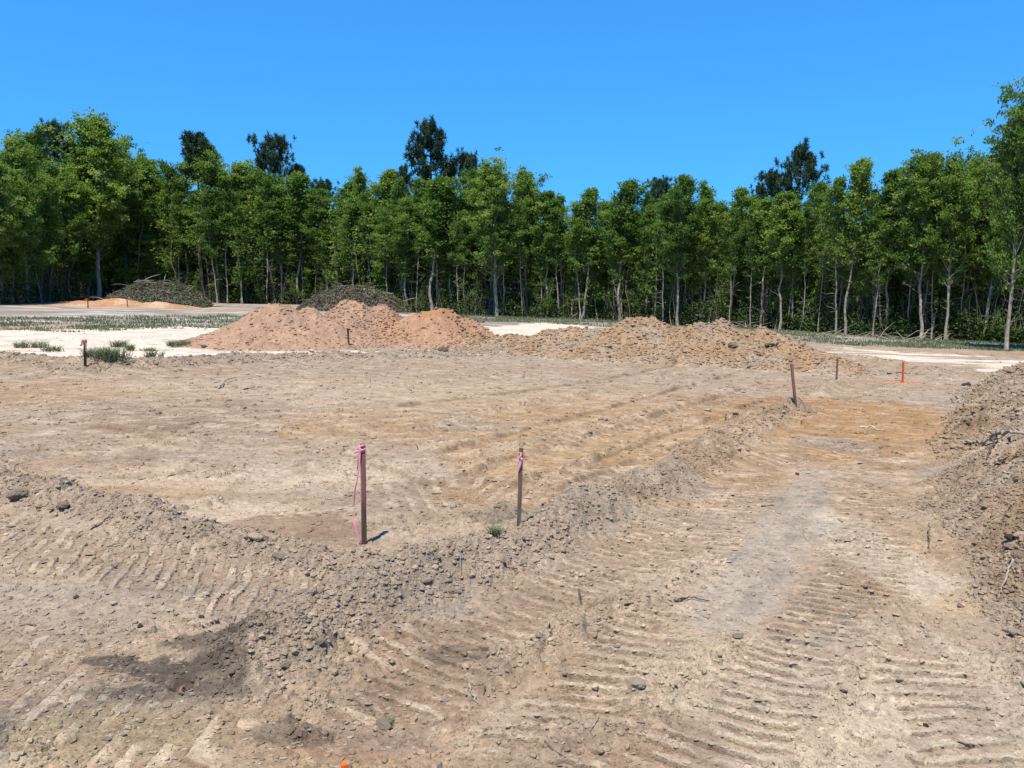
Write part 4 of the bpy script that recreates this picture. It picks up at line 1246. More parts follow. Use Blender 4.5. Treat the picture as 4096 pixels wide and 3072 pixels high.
# the far mass of the wood: nobody could count its leaves
def far_wood():
    r = np.random.default_rng(79)
    n = 95000
    px = r.uniform(-900, 5200, n)
    bx = np.interp(px, [-900, 0, 400, 850, 1250, 1650, 2000, 2400, 2700, 3000, 3500, 3750, 4096, 5200], [1224, 1218, 1198, 1212, 1220, 1250, 1268, 1280, 1302, 1310, 1346, 1358, 1378, 1425])
    u = (px - 2048) / FPX; v = (1536 - bx) / FPX
    t = CAM_H / (-(v * CP - SP) - TILT * u)
    D = (v * SP + CP) * t + 21 + 7 * r.random(n)
    x = u * D
    top = (.085 + .02 * pn(x / 4, x * 0, 35)) * D
    z = -TILT * np.clip(x, -70, 60) + top * r.random(n) ** 1.15
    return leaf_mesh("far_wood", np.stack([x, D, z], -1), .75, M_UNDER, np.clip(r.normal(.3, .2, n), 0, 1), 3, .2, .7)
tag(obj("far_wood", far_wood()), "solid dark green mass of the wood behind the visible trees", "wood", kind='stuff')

# saplings along the edge
nsap = 0
for px in np.arange(-150, 4300, 34):
    px = px + RNG.uniform(-22, 22)
    bx = float(np.interp(px, [-700, 0, 400, 850, 1250, 1650, 2000, 2400, 2700, 3000, 3500, 3750, 4096, 4500], [1222, 1218, 1198, 1212, 1220, 1250, 1268, 1280, 1302, 1310, 1346, 1358, 1378, 1400]))
    p = at(px, bx)
    D = p[1] + RNG.uniform(-.2, 2.4)
    x = (px - 2048) / FPX * D
    h = (RNG.uniform(1.8, 7.5) if nsap % 2 else RNG.uniform(1.5, 4)) * (D / 50)
    sp = SP_[nsap % 6]
    set_tree("sapling", sp, x, D, h, RNG.uniform(0, 6.28), RNG.uniform(.8, 1.3), "thin crooked sapling at the edge of the wood", "sapling", "saplings along the edge of the wood",
             base_h=4.0, parts=("stem", "leaves"), tilt=.10, bark=M_THICK if nsap % 3 else None)
    nsap += 1

# undergrowth: leaves and stems too many to count, low in the wood
def undergrowth():
    r = np.random.default_rng(77)
    n = 150000
    px = r.uniform(-500, 4700, n)
    bx = np.interp(px, [-700, 0, 400, 850, 1250, 1650, 2000, 2400, 2700, 3000, 3500, 3750, 4096, 4700], [1222, 1218, 1198, 1212, 1220, 1250, 1268, 1280, 1302, 1310, 1346, 1358, 1378, 1405])
    u = (px - 2048) / FPX; v = (1536 - bx) / FPX
    dz = v * CP - SP; dy = v * SP + CP
    t = CAM_H / (-dz - TILT * u)
    off = .1 + 22 * r.random(n) ** 1.9
    D = dy * t + off
    x = u * D
    keep = pn(x / 1.6, D / 1.6, 31) + .25 > r.random(n) * .9 - .35
    x, D, off = x[keep], D[keep], off[keep]
    n = len(x)
    hmax = np.clip(1.0 + off * .75, .8, 5.5) * (.6 + .8 * np.clip(pn(x / 2.3, D / 2.3, 32) + .5, 0, 1))
    z = -TILT * np.clip(x, -70, 60) + hmax * r.random(n) ** 1.1
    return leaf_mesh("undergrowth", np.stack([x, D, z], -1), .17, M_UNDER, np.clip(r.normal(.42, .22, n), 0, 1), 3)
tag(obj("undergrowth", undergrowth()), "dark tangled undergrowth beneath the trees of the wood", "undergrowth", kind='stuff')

def thicket():
    """bare stems and leaning poles between the trunks"""
    r = np.random.default_rng(78)
    g = Geo()
    for k in range(1500):
        px = r.uniform(-300, 4500)
        bx = float(np.interp(px, [-700, 0, 400, 850, 1250, 1650, 2000, 2400, 2700, 3000, 3500, 3750, 4096, 4700], [1222, 1218, 1198, 1212, 1220, 1250, 1268, 1280, 1302, 1310, 1346, 1358, 1378, 1405]))
        p = at(px, bx); D = p[1] + .2 + 7 * r.random() ** 1.5; x = (px - 2048) / FPX * D
        z = -TILT * x - .1
        h = r.uniform(.6, 5.0); ln = r.normal(0, .13, 2) * h
        bend = r.normal(0, .12, 2) * h
        pts = [(x, D, z), (x + ln[0] * .4 + bend[0], D + ln[1] * .4 + bend[1], z + h * .45), (x + ln[0], D + ln[1], z + h)]
        rr = r.uniform(.006, .015)
        g.tube(pts, [rr, rr * .8, rr * .4], 4)
    return g.mesh("thicket", M_THICK)
tag(obj("thicket", thicket()), "thin bare stems crowding the floor of the wood between the trunks", "thicket", kind='stuff')
# ------------------------------------------------------------------ brush piles and slash
def brush_pile(px, py, wpx, hpx, off, label, seed):
    r = np.random.default_rng(seed)
    p = at(px, py); D = p[1] + off; cx = (px - 2048) / FPX * D
    W = wpx / FPX * D / 2; H = hpx / FPX * D; Dp = W * .7
    gz = zat(cx, D, False)
    o = empty("brush_pile", (cx, D, gz))
    prof = lambda a, b: H * np.clip(1 - (np.abs(a) ** 2.1 + np.abs(b) ** 2), 0, 1) ** .75
    # the heap itself: matted soil and chips
    n = 70
    a, b = np.meshgrid(np.linspace(-1.05, 1.05, n), np.linspace(-1.05, 1.05, n))
    z = prof(a, b) * (.86 + .14 * fbm(a * 2.2, b * 2.2, 2, seed + 2)) + .16 * fbm(a * 5, b * 5, 3, seed) * (prof(a, b) > 0) - .06
    idn = np.arange(n * n).reshape(n, n)
    f = np.stack([idn[:-1, :-1], idn[:-1, 1:], idn[1:, 1:], idn[1:, :-1]], -1).reshape(-1, 4)
    tint = np.clip(.3 + .3 * fbm(a * 9, b * 9, 2, seed + 4), 0, 1).ravel()
    obj("heap", mesh_np("heap", np.stack([a.ravel() * W, b.ravel() * Dp, z.ravel()], -1), f, False, {"tint": ('FLOAT', 'POINT', tint)}, [M_BRUSH]), o)
    # shredded twigs and dead leaves
    m = 9000
    ra, th = np.sqrt(r.random(m)) * 1.03, r.random(m) * 6.28
    A, B = ra * np.cos(th), ra * np.sin(th)
    Z = prof(A, B) * (.86 + .14 * fbm(A * 2.2, B * 2.2, 2, seed + 2)) + .16 * fbm(A * 5, B * 5, 3, seed) * (ra < 1) + .10 * r.random(m)
    gr = pn(A * 2.2, B * 2.2, seed) + A * .35 > .22                # a green side
    tint = np.where(gr, r.normal(.75, .07, m), r.normal(.38, .2, m))
    tint = np.where(r.random(m) < .06, .97, tint)
    lf = leaf_mesh("brush_litter", np.stack([A * W, B * Dp, Z], -1), .26, M_BRUSH, np.clip(tint, 0, 1), seed, .2, .30)
    tag(obj("brush_litter", lf, o), kind='stuff')
    for k in range(24):                                            # branches one can see sticking out
        g = Geo()
        th = r.uniform(3.0, 6.4); ra = r.uniform(.2, .95)
        A, B = ra * math.cos(th), ra * math.sin(th) 
        q = np.array([A * W, B * Dp, float(prof(np.array(A), np.array(B)))])
        dr = unit(np.array([r.normal(), r.normal() * .5, abs(r.normal()) * .25 + .05])); L = r.uniform(.5, 1.2) if k % 8 else r.uniform(1.3, 1.8)
        g.tube([q - dr * .3, q + dr * L * .4 + [0, 0, .06], q + dr * L * .8, q + dr * L - [0, 0, .08]], np.array([.028, .024, .016, .008]) * (.5 + .9 * r.random()), 4)
        obj("branch", g.mesh("branch", (M_STICK, M_THICK, M_STICKD, M_THICK)[k % 4]), o)
    tag(o, label, "brush pile")

brush_pile(635, 1222, 420, 102, -.6, "dark rounded brush pile with a green right side at the far left, behind orange clay", 501)
brush_pile(1420, 1240, 450, 100, -2.5, "grey brush pile rising behind the reddish dirt piles", 502)

def slash(px, py, seed, label):
    """a fallen tangle of bare limbs"""
    r = np.random.default_rng(seed)
    p = at(px, py); o = empty("slash_heap", (p[0], p[1], zat(p[0], p[1], False)))
    for k in range(14):
        g = Geo()
        a = r.random() * 6.28; L = r.uniform(.6, 1.7)
        q = np.array([r.normal(0, 1.1), r.normal(0, .4), .03])
        d2 = np.array([math.cos(a), math.sin(a) * .5, r.uniform(.02, .45)])
        g.tube([q, q + d2 * L * .5 + [0, 0, .12], q + d2 * L + r.normal(0, .15, 3)], [.022, .017, .006], 4)
        obj("limb", g.mesh("limb", M_BARK if k % 3 == 0 else M_THICK), o)
    tag(o, label, "fallen limbs")
slash(215, 1200, 511, "tangle of bare fallen limbs below the tallest left tree")
slash(60, 1212, 512, "low tangle of grey limbs at the far left edge of the wood")
slash(2290, 1274, 513, "fan of pale fallen limbs below the slender straight trunked tree")
slash(2960, 1312, 514, "tangled pale limbs at the wood's edge behind the right tan heap")
slash(3420, 1352, 515, "grey fallen limbs lying at the foot of the two thin trunks on the right")
slash(3650, 1362, 516, "low brush lying left of the thick grey trunk on the right")

# ------------------------------------------------------------------ grass
def grass_points(n, seed):
    r = np.random.default_rng(seed)
    px = r.uniform(-700, 4700, n)
    lo = np.interp(px, [-700, 0, 900, 1000, 1800, 1850, 2050, 2400, 3000, 3500, 4096, 4700], [1270, 1270, 1262, 1275, 1285, 1262, 1266, 1280, 1312, 1348, 1378, 1405])
    hi = np.interp(px, [-700, 0, 300, 900, 1000, 1800, 1850, 2050, 2400, 3000, 3300, 3700, 4096, 4700], [1325, 1325, 1330, 1312, 1300, 1290, 1285, 1290, 1305, 1345, 1378, 1395, 1408, 1430])
    py = lo + (hi - lo) * r.random(n)
    u = (px - 2048) / FPX; v = (1536 - py) / FPX
    dz = v * CP - SP; dy = v * SP + CP
    t = CAM_H / (-dz - TILT * u)
    x, y = u * t, dy * t
    keep = fbm(x / 2.4, y / 1.2, 3, 130) + .16 > r.random(n) * .9 - .25
    return x[keep].astype(f32), y[keep].astype(f32)

def blades(x, y, z, h, w, seed, lean=.35):
    r = np.random.default_rng(seed)
    n = len(x)
    a = r.random(n) * 6.28; l = (h * (.5 + .8 * r.random(n)))
    dx, dy = np.cos(a), np.sin(a)
    le = lean * (r.random(n) + .2) * l
    b = r.random(n) * 6.28
    lx, ly = np.cos(b) * le, np.sin(b) * le
    P = np.stack([x, y, z - .01], -1)
    s = np.stack([dx * w, dy * w, dx * 0], -1)
    m = P + np.stack([lx * .35, ly * .35, l * .6], -1); e = P + np.stack([lx, ly, l], -1)
    v = np.stack([P - s, P + s, m + s * .7, m - s * .7, m - s * .7, m + s * .7, e + s * .15, e - s * .15], 1)
    f = (np.array([[0, 1, 2, 3], [4, 5, 6, 7]])[None] + (np.arange(n) * 8)[:, None, None]).reshape(-1, 4)
    tint = np.repeat(np.clip(r.normal(.42, .22, n), 0, 1)[:, None], 8, 1)
    return v.reshape(-1, 3), f, tint.ravel()
gx, gy = grass_points(80000, 21)
gz_ = zat(gx, gy, False)
gv, gf, gt = blades(gx, gy, gz_, .13 * (np.clip(gy / 45, .5, 1.2)), .020, 22)
tag(obj("grass", mesh_np("grass", gv, gf, False, {"tint": ('FLOAT', 'POINT', gt)}, [M_GRASS])), "strip of short sparse grass in front of the wood", "grass", kind='stuff')

TUFTS = [ # photo point, spread m, height m, blades, label
    ((1990, 2145), .055, .085, 60, "small grass tuft on white sand left of the leaning pink ribboned stake"),
    ((1565, 2895), .02, .035, 22, "tiny green sprig beside a brown lump at the bottom centre"),
    ((430, 1440), .5, .24, 190, "wide grass clump right of the dark stake on the white sand"),
    ((365, 1432), .30, .22, 130, "grass clump touching the foot of the dark stake on the white sand"),
    ((120, 1392), .5, .2, 120, "low grass clump on the sand near the left edge"),
    ((220, 1405), .4, .15, 70, "sparse grass clump between the left edge and the dark stake"),
    ((478, 1388), .30, .18, 110, "weedy tuft in the middle of the white sand"),
    ((515, 1402), .18, .18, 70, "small tuft just below the weedy tuft on the sand"),
    ((725, 1383), .42, .16, 170, "flat green tuft on sand near the left reddish pile"),
    ((605, 1430), .25, .20, 60, "thin grass sprigs on the sand beside the lumpy berm"),
    ((600, 1404), .25, .10, 60, "low dry tuft on sand above the thin sprigs"),
]
for k, ((px, py), sp, h, n, lab) in enumerate(TUFTS):
    p = hit(px, py)
    r = np.random.default_rng(600 + k); n = int(n * 2.2)
    c_ = r.integers(0, 6, n); x = r.normal(0, sp * .38, 6)[c_] + r.normal(0, sp * .18, n); y = r.normal(0, sp * .22, 6)[c_] + r.normal(0, sp * .14, n)
    v, f, t = blades(x.astype(f32), y.astype(f32), np.zeros(n), h, .0022 if h < .1 else .009, 700 + k, 1.3)
    o = obj("grass_tuft", mesh_np("grass_tuft", v, f, False, {"tint": ('FLOAT', 'POINT', t)}, [M_GRASS]))
    o.location = p
    tag(o, lab, "grass tuft")

# ------------------------------------------------------------------ stakes
def stake_mat(name, low, high, cut, soft=.12):
    """weathered wood whose upper end is sprayed with paint; cut = share of the height left bare"""
    m, n, l, b = new_mat(name)
    b.inputs["Roughness"].default_value = .85; b.inputs["Specular IOR Level"].default_value = .15
    tc = n.new("ShaderNodeTexCoord"); sp = n.new("ShaderNodeSeparateXYZ")
    l.new(tc.outputs["Generated"], sp.inputs[0])
    mp = n.new("ShaderNodeMapping"); mp.inputs["Scale"].default_value = (70, 70, 5)
    l.new(tc.outputs["Object"], mp.inputs["Vector"])
    t = n.new("ShaderNodeTexNoise"); t.inputs["Scale"].default_value = 1.5; t.inputs["Detail"].default_value = 6
    l.new(mp.outputs[0], t.inputs["Vector"])
    ad = n.new("ShaderNodeMath"); ad.operation = 'MULTIPLY_ADD'; ad.inputs[1].default_value = soft * 2; l.new(t.outputs["Fac"], ad.inputs[0]); l.new(sp.outputs["Z"], ad.inputs[2])
    mr = n.new("ShaderNodeMapRange"); mr.inputs["From Min"].default_value = cut + soft * .6; mr.inputs["From Max"].default_value = cut + soft * 1.6
    l.new(ad.outputs[0], mr.inputs["Value"])
    mx = n.new("ShaderNodeMixRGB"); mx.inputs[1].default_value = (*[c * .7 for c in low], 1); mx.inputs[2].default_value = (*[c * .7 for c in high], 1)
    l.new(mr.outputs[0], mx.inputs[0])
    sc_ = n.new("ShaderNodeVectorMath"); sc_.operation = 'SCALE'
    gr = n.new("ShaderNodeMapRange"); gr.inputs["From Min"].default_value = .3; gr.inputs["From Max"].default_value = .7; gr.inputs["To Min"].default_value = .65; gr.inputs["To Max"].default_value = 1.3
    l.new(t.outputs["Fac"], gr.inputs["Value"])
    l.new(mx.outputs[0], sc_.inputs[0]); l.new(gr.outputs[0], sc_.inputs["Scale"])
    l.new(sc_.outputs[0], b.inputs["Base Color"])
    return m

def cloth_mat(name, col, tr=.4):
    m, n, l, b = new_mat(name)
    b.inputs["Base Color"].default_value = (*col, 1); b.inputs["Roughness"].default_value = .45
    t = n.new("ShaderNodeBsdfTranslucent"); t.inputs["Color"].default_value = (*col, 1)
    mx = n.new("ShaderNodeMixShader"); mx.inputs[0].default_value = tr
    out = n["Material Output"]
    l.new(b.outputs[0], mx.inputs[1]); l.new(t.outputs[0], mx.inputs[2]); l.new(mx.outputs[0], out.inputs["Surface"])
    return m
M_PINK = cloth_mat("pink_ribbon", (.90, .40, .50))
M_PALEPINK = cloth_mat("faded_ribbon", (.60, .28, .28))
M_ORANGE_R = cloth_mat("orange_ribbon", (.65, .14, .03))

def post_mesh(w, d, h, chip, seed):
    """square-sawn stake: bevelled edges, a slightly battered top, h above and .2 m below the soil"""
    r = np.random.default_rng(seed)
    c = min(w, d) * .14
    ring = np.array([(-w / 2 + c, -d / 2), (w / 2 - c, -d / 2), (w / 2, -d / 2 + c), (w / 2, d / 2 - c), (w / 2 - c, d / 2), (-w / 2 + c, d / 2), (-w / 2, d / 2 - c), (-w / 2, -d / 2 + c)])
    zs = [-.2, 0, h * .3, h * .6, h * .9, h * .985, h]
    v, f = [], []
    for k, z in enumerate(zs):
        s = .93 if z == h else 1
        for j, (x, y) in enumerate(ring):
            v.append((x * s + r.normal(0, w * .008), y * s + r.normal(0, w * .008), z + (r.uniform(-chip, 0) if z == h else 0)))
    for k in range(len(zs) - 1):
        for j in range(8):
            a, b2 = k * 8 + j, k * 8 + (j + 1) % 8
            f.append((a, b2, b2 + 8, a + 8))
    T = (len(zs) - 1) * 8
    f += [(T, T + 1, T + 2, T + 3), (T, T + 3, T + 4, T + 7), (T + 4, T + 5, T + 6, T + 7)]
    return np.array(v), np.array(f)

def strip(name, pts, width, mat, parent, twist=0.0, seed=0, thick=.0006):
    """a ribbon of real thickness along pts"""
    pts = np.array(pts, dtype=float)
    m = len(pts)
    tt = np.linspace(0, m - 1, (m - 1) * 5 + 1)
    P = np.stack([np.interp(tt, np.arange(m), pts[:, k]) for k in range(3)], -1)
    for _ in range(3):
        P[1:-1] = (P[:-2] + 2 * P[1:-1] + P[2:]) / 4
    tg = np.gradient(P, axis=0); tg /= np.linalg.norm(tg, axis=1, keepdims=True) + 1e-9
    ang = np.linspace(0, twist, len(P)) + .5 * np.sin(np.linspace(0, 5, len(P)) + seed)
    ref = np.stack([np.cos(ang), np.sin(ang), np.zeros(len(P))], -1)
    vert = np.abs(tg[:, 2:3]) < .5
    ref = np.where(vert, np.stack([np.zeros(len(P)), np.sin(ang) * .3, np.ones(len(P))], -1), ref)
    s = ref - tg * np.sum(ref * tg, 1, keepdims=True); s /= np.linalg.norm(s, axis=1, keepdims=True) + 1e-9
    nrm = np.cross(tg, s)
    wv = np.full(len(P), width) if np.isscalar(width) else np.interp(np.linspace(0, 1, len(P)), np.linspace(0, 1, len(width)), width)
    w = wv[:, None] / 2
    v = np.stack([P - s * w - nrm * thick, P + s * w - nrm * thick, P + s * w + nrm * thick, P - s * w + nrm * thick], 1).reshape(-1, 3)
    q = np.arange(len(P) - 1)[:, None] * 4
    f = np.concatenate([np.concatenate([q + j, q + (j + 1) % 4, q + 4 + (j + 1) % 4, q + 4 + j], 1) for j in range(4)])
    return obj(name, mesh_np(name, v, f, True, None, [mat]), parent)

def stake(base, top, w, d, mat, label, rz=.4, ground_off=0, chip=.004, name="survey_stake"):
    p = hit(*base)
    D = p[1]
    dt = ray(*top); t = D / dt[1]
    q = np.array([dt[0] * t, D, CAM_H + dt[2] * t])
    v = q - p
    h = float(np.linalg.norm(v))
    o = empty(name, p)
    o.rotation_euler = (0, math.atan2(v[0], v[2]), 0)
    pv, pf = post_mesh(w, d, h, chip, int(base[0]))
    c, s = math.cos(rz), math.sin(rz)
    pv = np.stack([pv[:, 0] * c - pv[:, 1] * s, pv[:, 0] * s + pv[:, 1] * c, pv[:, 2]], -1)
    obj("post", mesh_np("post", pv, pf, False, None, [mat]), o)
    tag(o, label, "survey stake")
    return o, h, D

WOOD_G, WOOD_B = (.105, .080, .066), (.20, .135, .095)
px_m = lambda D: D / FPX
# near stake with the long ribbon
m1 = stake_mat("painted_stake_wood", WOOD_G, (.33, .14, .125), .50)
o, h, D = stake((1457, 2180), (1451, 1772), 17 * px_m(6), 17 * px_m(6), m1, "wooden stake with faded pink upper half and long pink ribbon trailing to ground", .42)
u = px_m(D)
wv = .019
strip("ribbon_wrap", [(-14 * u, -5 * u, h - 10 * u), (-8 * u, -14 * u, h - 12 * u), (6 * u, -14 * u, h - 6 * u), (13 * u, -3 * u, h - 7 * u), (5 * u, 13 * u, h - 9 * u), (-12 * u, 9 * u, h - 11 * u)], .013, M_PINK, o, 0, 1)
strip("ribbon_wrap", [(-34 * u, -12 * u, h - 36 * u), (-16 * u, -14 * u, h - 31 * u), (0, -15 * u, h - 27 * u), (12 * u, -8 * u, h - 24 * u), (14 * u, 2 * u, h - 26 * u), (4 * u, 14 * u, h - 28 * u), (-13 * u, 8 * u, h - 30 * u)], .016, M_PINK, o, 0, 2)
strip("ribbon_knot", [(-14 * u, -9 * u, h - 8 * u), (-10 * u, -16 * u, h - 18 * u), (-4 * u, -17 * u, h - 28 * u), (-8 * u, -16 * u, h - 44 * u)], [.022, .012, .020, .010], M_PINK, o, .6, 3)
strip("ribbon_tail", [(-9 * u, -16 * u, h - 25 * u), (-12 * u, -17 * u, h - 90 * u), (-22 * u, -18 * u, h - 150 * u), (-32 * u, -18 * u, h - 190 * u), (-36 * u, -17 * u, h - 250 * u), (-36 * u, -17 * u, h - 285 * u), (-40 * u, -18 * u, h - 310 * u), (-35 * u, -19 * u, h - 335 * u), (-24 * u, -19 * u, h - 375 * u), (-12 * u, -18 * u, h - 405 * u), (-13 * u, -18 * u, h - 425 * u)],
      [.022, .012, .010, .014, .024, .016, .006, .020, .016, .012, .010], M_PINK, o, 4.0, 4)
strip("ribbon_tail", [(-10 * u, -14 * u, h - 30 * u), (-16 * u, -15 * u, h - 75 * u), (-20 * u, -15 * u, h - 112 * u)], [.014, .018, .012], M_PALEPINK, o, .8, 5)
# leaning stake with the short ribbon
m2 = stake_mat("bare_stake_wood", (.155, .115, .085), (.20, .145, .105), .3)
o, h, D = stake((2075, 2100), (2085, 1790), 14 * px_m(6.2), 8 * px_m(6.2), m2, "flat weathered stake leaning right on the berm with a short pink ribbon knot", .25)
u = px_m(D)
strip("ribbon_wrap", [(-9 * u, -6 * u, h - 22 * u), (0, -8 * u, h - 21 * u), (8 * u, -5 * u, h - 24 * u), (8 * u, 5 * u, h - 25 * u), (-8 * u, 6 * u, h - 23 * u)], .008, M_PINK, o, 0, 1)
strip("ribbon_knot", [(3 * u, -8 * u, h - 20 * u), (-1 * u, -10 * u, h - 34 * u), (-6 * u, -10 * u, h - 44 * u), (4 * u, -11 * u, h - 46 * u), (8 * u, -10 * u, h - 52 * u)], [.014, .022, .014, .024, .012], M_PINK, o, .5, 2)
strip("ribbon_tail", [(2 * u, -9 * u, h - 44 * u), (-2 * u, -10 * u, h - 66 * u), (-7 * u, -11 * u, h - 92 * u), (-11 * u, -11 * u, h - 108 * u)], [.026, .020, .014, .018], M_PINK, o, .9, 3)
# further stakes
m3 = stake_mat("worn_pink_stake", (.14, .10, .08), (.34, .15, .11), .42, .25)
stake((3182, 1630), (3166, 1453), .040, .036, m3, "bare stake with rusty pink upper half leaning left at the long berm's far end", .2)
m4 = plain("grey_stake", (.20, .15, .12), .85, .3, 25)
stake((3346, 1518), (3350, 1432), .035, .030, m4, "thin grey brown stake standing on a small mound before the right tan heap", .2)
m5 = plain("orange_stake", (.80, .13, .03), .7, .15, 25)
stake((3610, 1530), (3614, 1446), .042, .035, m5, "bright orange stake standing in orange sprayed soil on the right", .3)
m6 = plain("charred_stake", (.028, .026, .03), .8, .3, 20)
o, h, D = stake((341, 1466), (340, 1357), .050, .045, m6, "nearly black stake with a faded ribbon at the left beside white sand", .3)
u = px_m(D)
strip("ribbon_wrap", [(-12 * u, -4 * u, h - 6 * u), (-3 * u, -6 * u, h - 4 * u), (5 * u, -5 * u, h - 8 * u), (6 * u, 4 * u, h - 9 * u)], .06, M_PALEPINK, o, 0, 1)
strip("ribbon_tail", [(-5 * u, -6 * u, h - 8 * u), (-9 * u, -6 * u, h - 20 * u), (-15 * u, -6 * u, h - 27 * u)], [.06, .05, .03], M_PALEPINK, o, .4, 2)
strip("ribbon_tail", [(4 * u, -6 * u, h - 10 * u), (6 * u, -6 * u, h - 32 * u), (8 * u, -6 * u, h - 52 * u)], [.03, .025, .02], M_PALEPINK, o, .8, 3)
m7 = plain("brown_stake", (.17, .11, .07), .85, .3, 20)
o, h, D = stake((352, 1233), (351, 1193), .07, .06, m7, "thin far stake with an orange flag before the orange clay", .3)
u = px_m(D)
strip("flag", [(0, -.05, h - 2 * u), (-6 * u, -.06, h - 7 * u), (-11 * u, -.06, h - 9 * u), (-15 * u, -.05, h - 12 * u)], [.20, .13, .09, .05], M_ORANGE_R, o, 0, 1)
stake((511, 1229), (507, 1189), .06, .05, m7, "thin far brown stake without a flag in front of the orange clay", .3)
m8 = plain("white_stake", (.62, .58, .50), .8, .2, 20)
stake((819, 1320), (824, 1285), .05, .04, m8, "thin white stake leaning right at the edge of the grass left of the reddish piles", .3)
m9 = plain("rust_stake", (.13, .05, .04), .85, .3, 20)
o, h, D = stake((1395, 1380), (1391, 1312), .055, .05, m9, "dark rusty stake with a small cross piece in front of the reddish piles", .3)
u = px_m(D)
g = Geo(); g.tube([(-2 * u, -.05, h - 4 * u), (5 * u, -.06, h - 5 * u), (13 * u, -.06, h - 7 * u)], [.03, .028, .018], 5)
obj("cross_piece", g.mesh("cross_piece", m9), o)
# the orange painted stake whose top just enters the picture
d_ = ray(1377, 3052); tq = 2.45 / d_[1]
pt = np.array([d_[0] * tq, 2.45, CAM_H + d_[2] * tq])
zb = zat(pt[0], pt[1])
o = empty("survey_stake", (pt[0], pt[1], zb))
pv, pf = post_mesh(.021, .021, pt[2] - zb, .001, 5)
m10 = plain("fresh_orange_paint", (.90, .17, .02), .55, .1, 40)
obj("post", mesh_np("post", pv, pf, False, None, [m10]), o); o.rotation_euler = (0, 0, .35)
tag(o, "orange painted stake top just showing at the bottom edge of the photo", "survey stake")

# ------------------------------------------------------------------ sticks, twigs and stubs
def stick(pts, r0, mat, label, name="stick", group=None, lift=None):
    """photo points on the ground -> a crooked stick lying there (lift: metres above the soil per point)"""
    P = np.array([hit(*p) for p in pts])
    for k in range(len(P)):
        P[k, 2] += r0 * .8 + (lift[k] if lift else 0)
    n = max(6, 4 * len(P))
    tt = np.linspace(0, len(P) - 1, n)
    Q = np.stack([np.interp(tt, np.arange(len(P)), P[:, k]) for k in range(3)], -1)
    r = np.random.default_rng(int(pts[0][0]))
    Q[1:-1] += r.normal(0, r0 * .55, (n - 2, 3))
    g = Geo(); c = Q.mean(0)
    g.tube(Q - c, np.linspace(r0, r0 * .45, n) * (1 + .15 * r.normal(size=n)), 6)
    o = obj(name, g.mesh(name, mat)); o.location = c
    return tag(o, label, "stick" if name != "branch" else "branch", group)

stick([(3859, 1784), (3905, 1786), (3948, 1787), (3990, 1775)], .016, M_STICK, "pale forked tip of a branch on the right bank", lift=[.03, .05, .06, .04])
stick([(3960, 1777), (3985, 1768), (4040, 1774), (4110, 1772)], .024, M_STICK, "thick pale branch lying across the right bank", "branch", lift=[.05, .09, .08, .05])
stick([(3982, 1776), (3962, 1808), (3945, 1842)], .016, M_STICKD, "dark stick pointing down the bank from the thick pale branch", lift=[.06, .04, .0])
stick([(4034, 1847), (3995, 1853), (3972, 1868), (3966, 1884)], .011, M_STICK, "curved pale twig below the thick pale branch", lift=[.03, .04, .04, .02])
stick([(4049, 2280), (4022, 2330), (3994, 2394)], .009, M_STICK, "straight pale stick leaning on the right bank at lower right", lift=[.05, .03, .0])
stick([(3688, 2500), (3700, 2522), (3713, 2546)], .008, M_STICK, "short pale stick at the foot of the right bank")
stick([(2696, 2409), (2760, 2404), (2838, 2408)], .006, M_STICKD, "dark bent twig lying across the cleat tracks in the middle", lift=[0, .01, 0])
stick([(2195, 2512), (2192, 2545), (2188, 2582)], .0055, M_STICK, "short pale stick poking up from the clod row in the near tracks", lift=[.03, .015, 0])
stick([(2004, 2607), (1997, 2626), (1990, 2648)], .005, M_STICK, "stubby pale stick left of the poking stick in the near tracks", lift=[.02, .01, 0])
stick([(1875, 2756), (1886, 2790), (1900, 2810), (1922, 2828)], .0055, M_STICK, "curved pale twig in crumbly soil at the bottom centre", lift=[.02, .01, .005, 0])
stick([(1942, 2762), (1938, 2776), (1934, 2792)], .004, M_STICKD, "small dark twig right of the curved pale twig", lift=[.015, .01, 0])
stick([(2314, 2388), (2328, 2425), (2346, 2466)], .007, M_STICKD, "grey dead weed stalk standing in the near cleat tracks", lift=[.03, .02, 0])
stick([(2250, 2323), (2266, 2340), (2282, 2358)], .005, M_STICK, "thin pale twig in the track just below the long berm")
stick([(2178, 2975), (2215, 3005), (2262, 3053)], .004, M_STICKD, "long dark twig at the bottom right of centre")
stick([(2392, 2885), (2384, 2915), (2358, 2943)], .004, M_STICK, "forked pale weed at the bottom right of centre", lift=[.02, .01, 0])
stick([(1843, 2232), (1841, 2275), (1840, 2318)], .0025, M_STICK, "thin straw standing above the dark hole in the long berm", lift=[.06, .03, 0])
stick([(1300, 3004), (1335, 3012), (1365, 3027)], .003, M_STICK, "pale root on the reddish soil at the bottom edge")
stick([(807, 2517), (835, 2524), (859, 2538)], .006, M_STICK, "pale stick in front of the black lump at lower left", lift=[.02, .01, 0])
stick([(362, 2118), (410, 2098), (455, 2070)], .007, M_STICKD, "dark twig lying against the near left berm", lift=[0, .01, .02])
stick([(846, 2620), (842, 2632), (836, 2645)], .004, M_STICKD, "small dark stub beside the dark stain at lower left", lift=[.02, .01, 0])
stick([(735, 2760), (728, 2775), (724, 2792)], .009, plain("red_root", (.30, .15, .09), .8, .3, 30), "reddish root stub beside the dark stain at lower left", lift=[.015, .01, 0])
stick([(3045, 2029), (3068, 2024), (3098, 2023)], .007, M_STICKD, "dark twig on the grey strip of the haul path")
stick([(3714, 2135), (3713, 2175), (3718, 2215)], .006, M_STICKD, "thin dark stem standing at the foot of the right bank", lift=[.06, .03, 0])
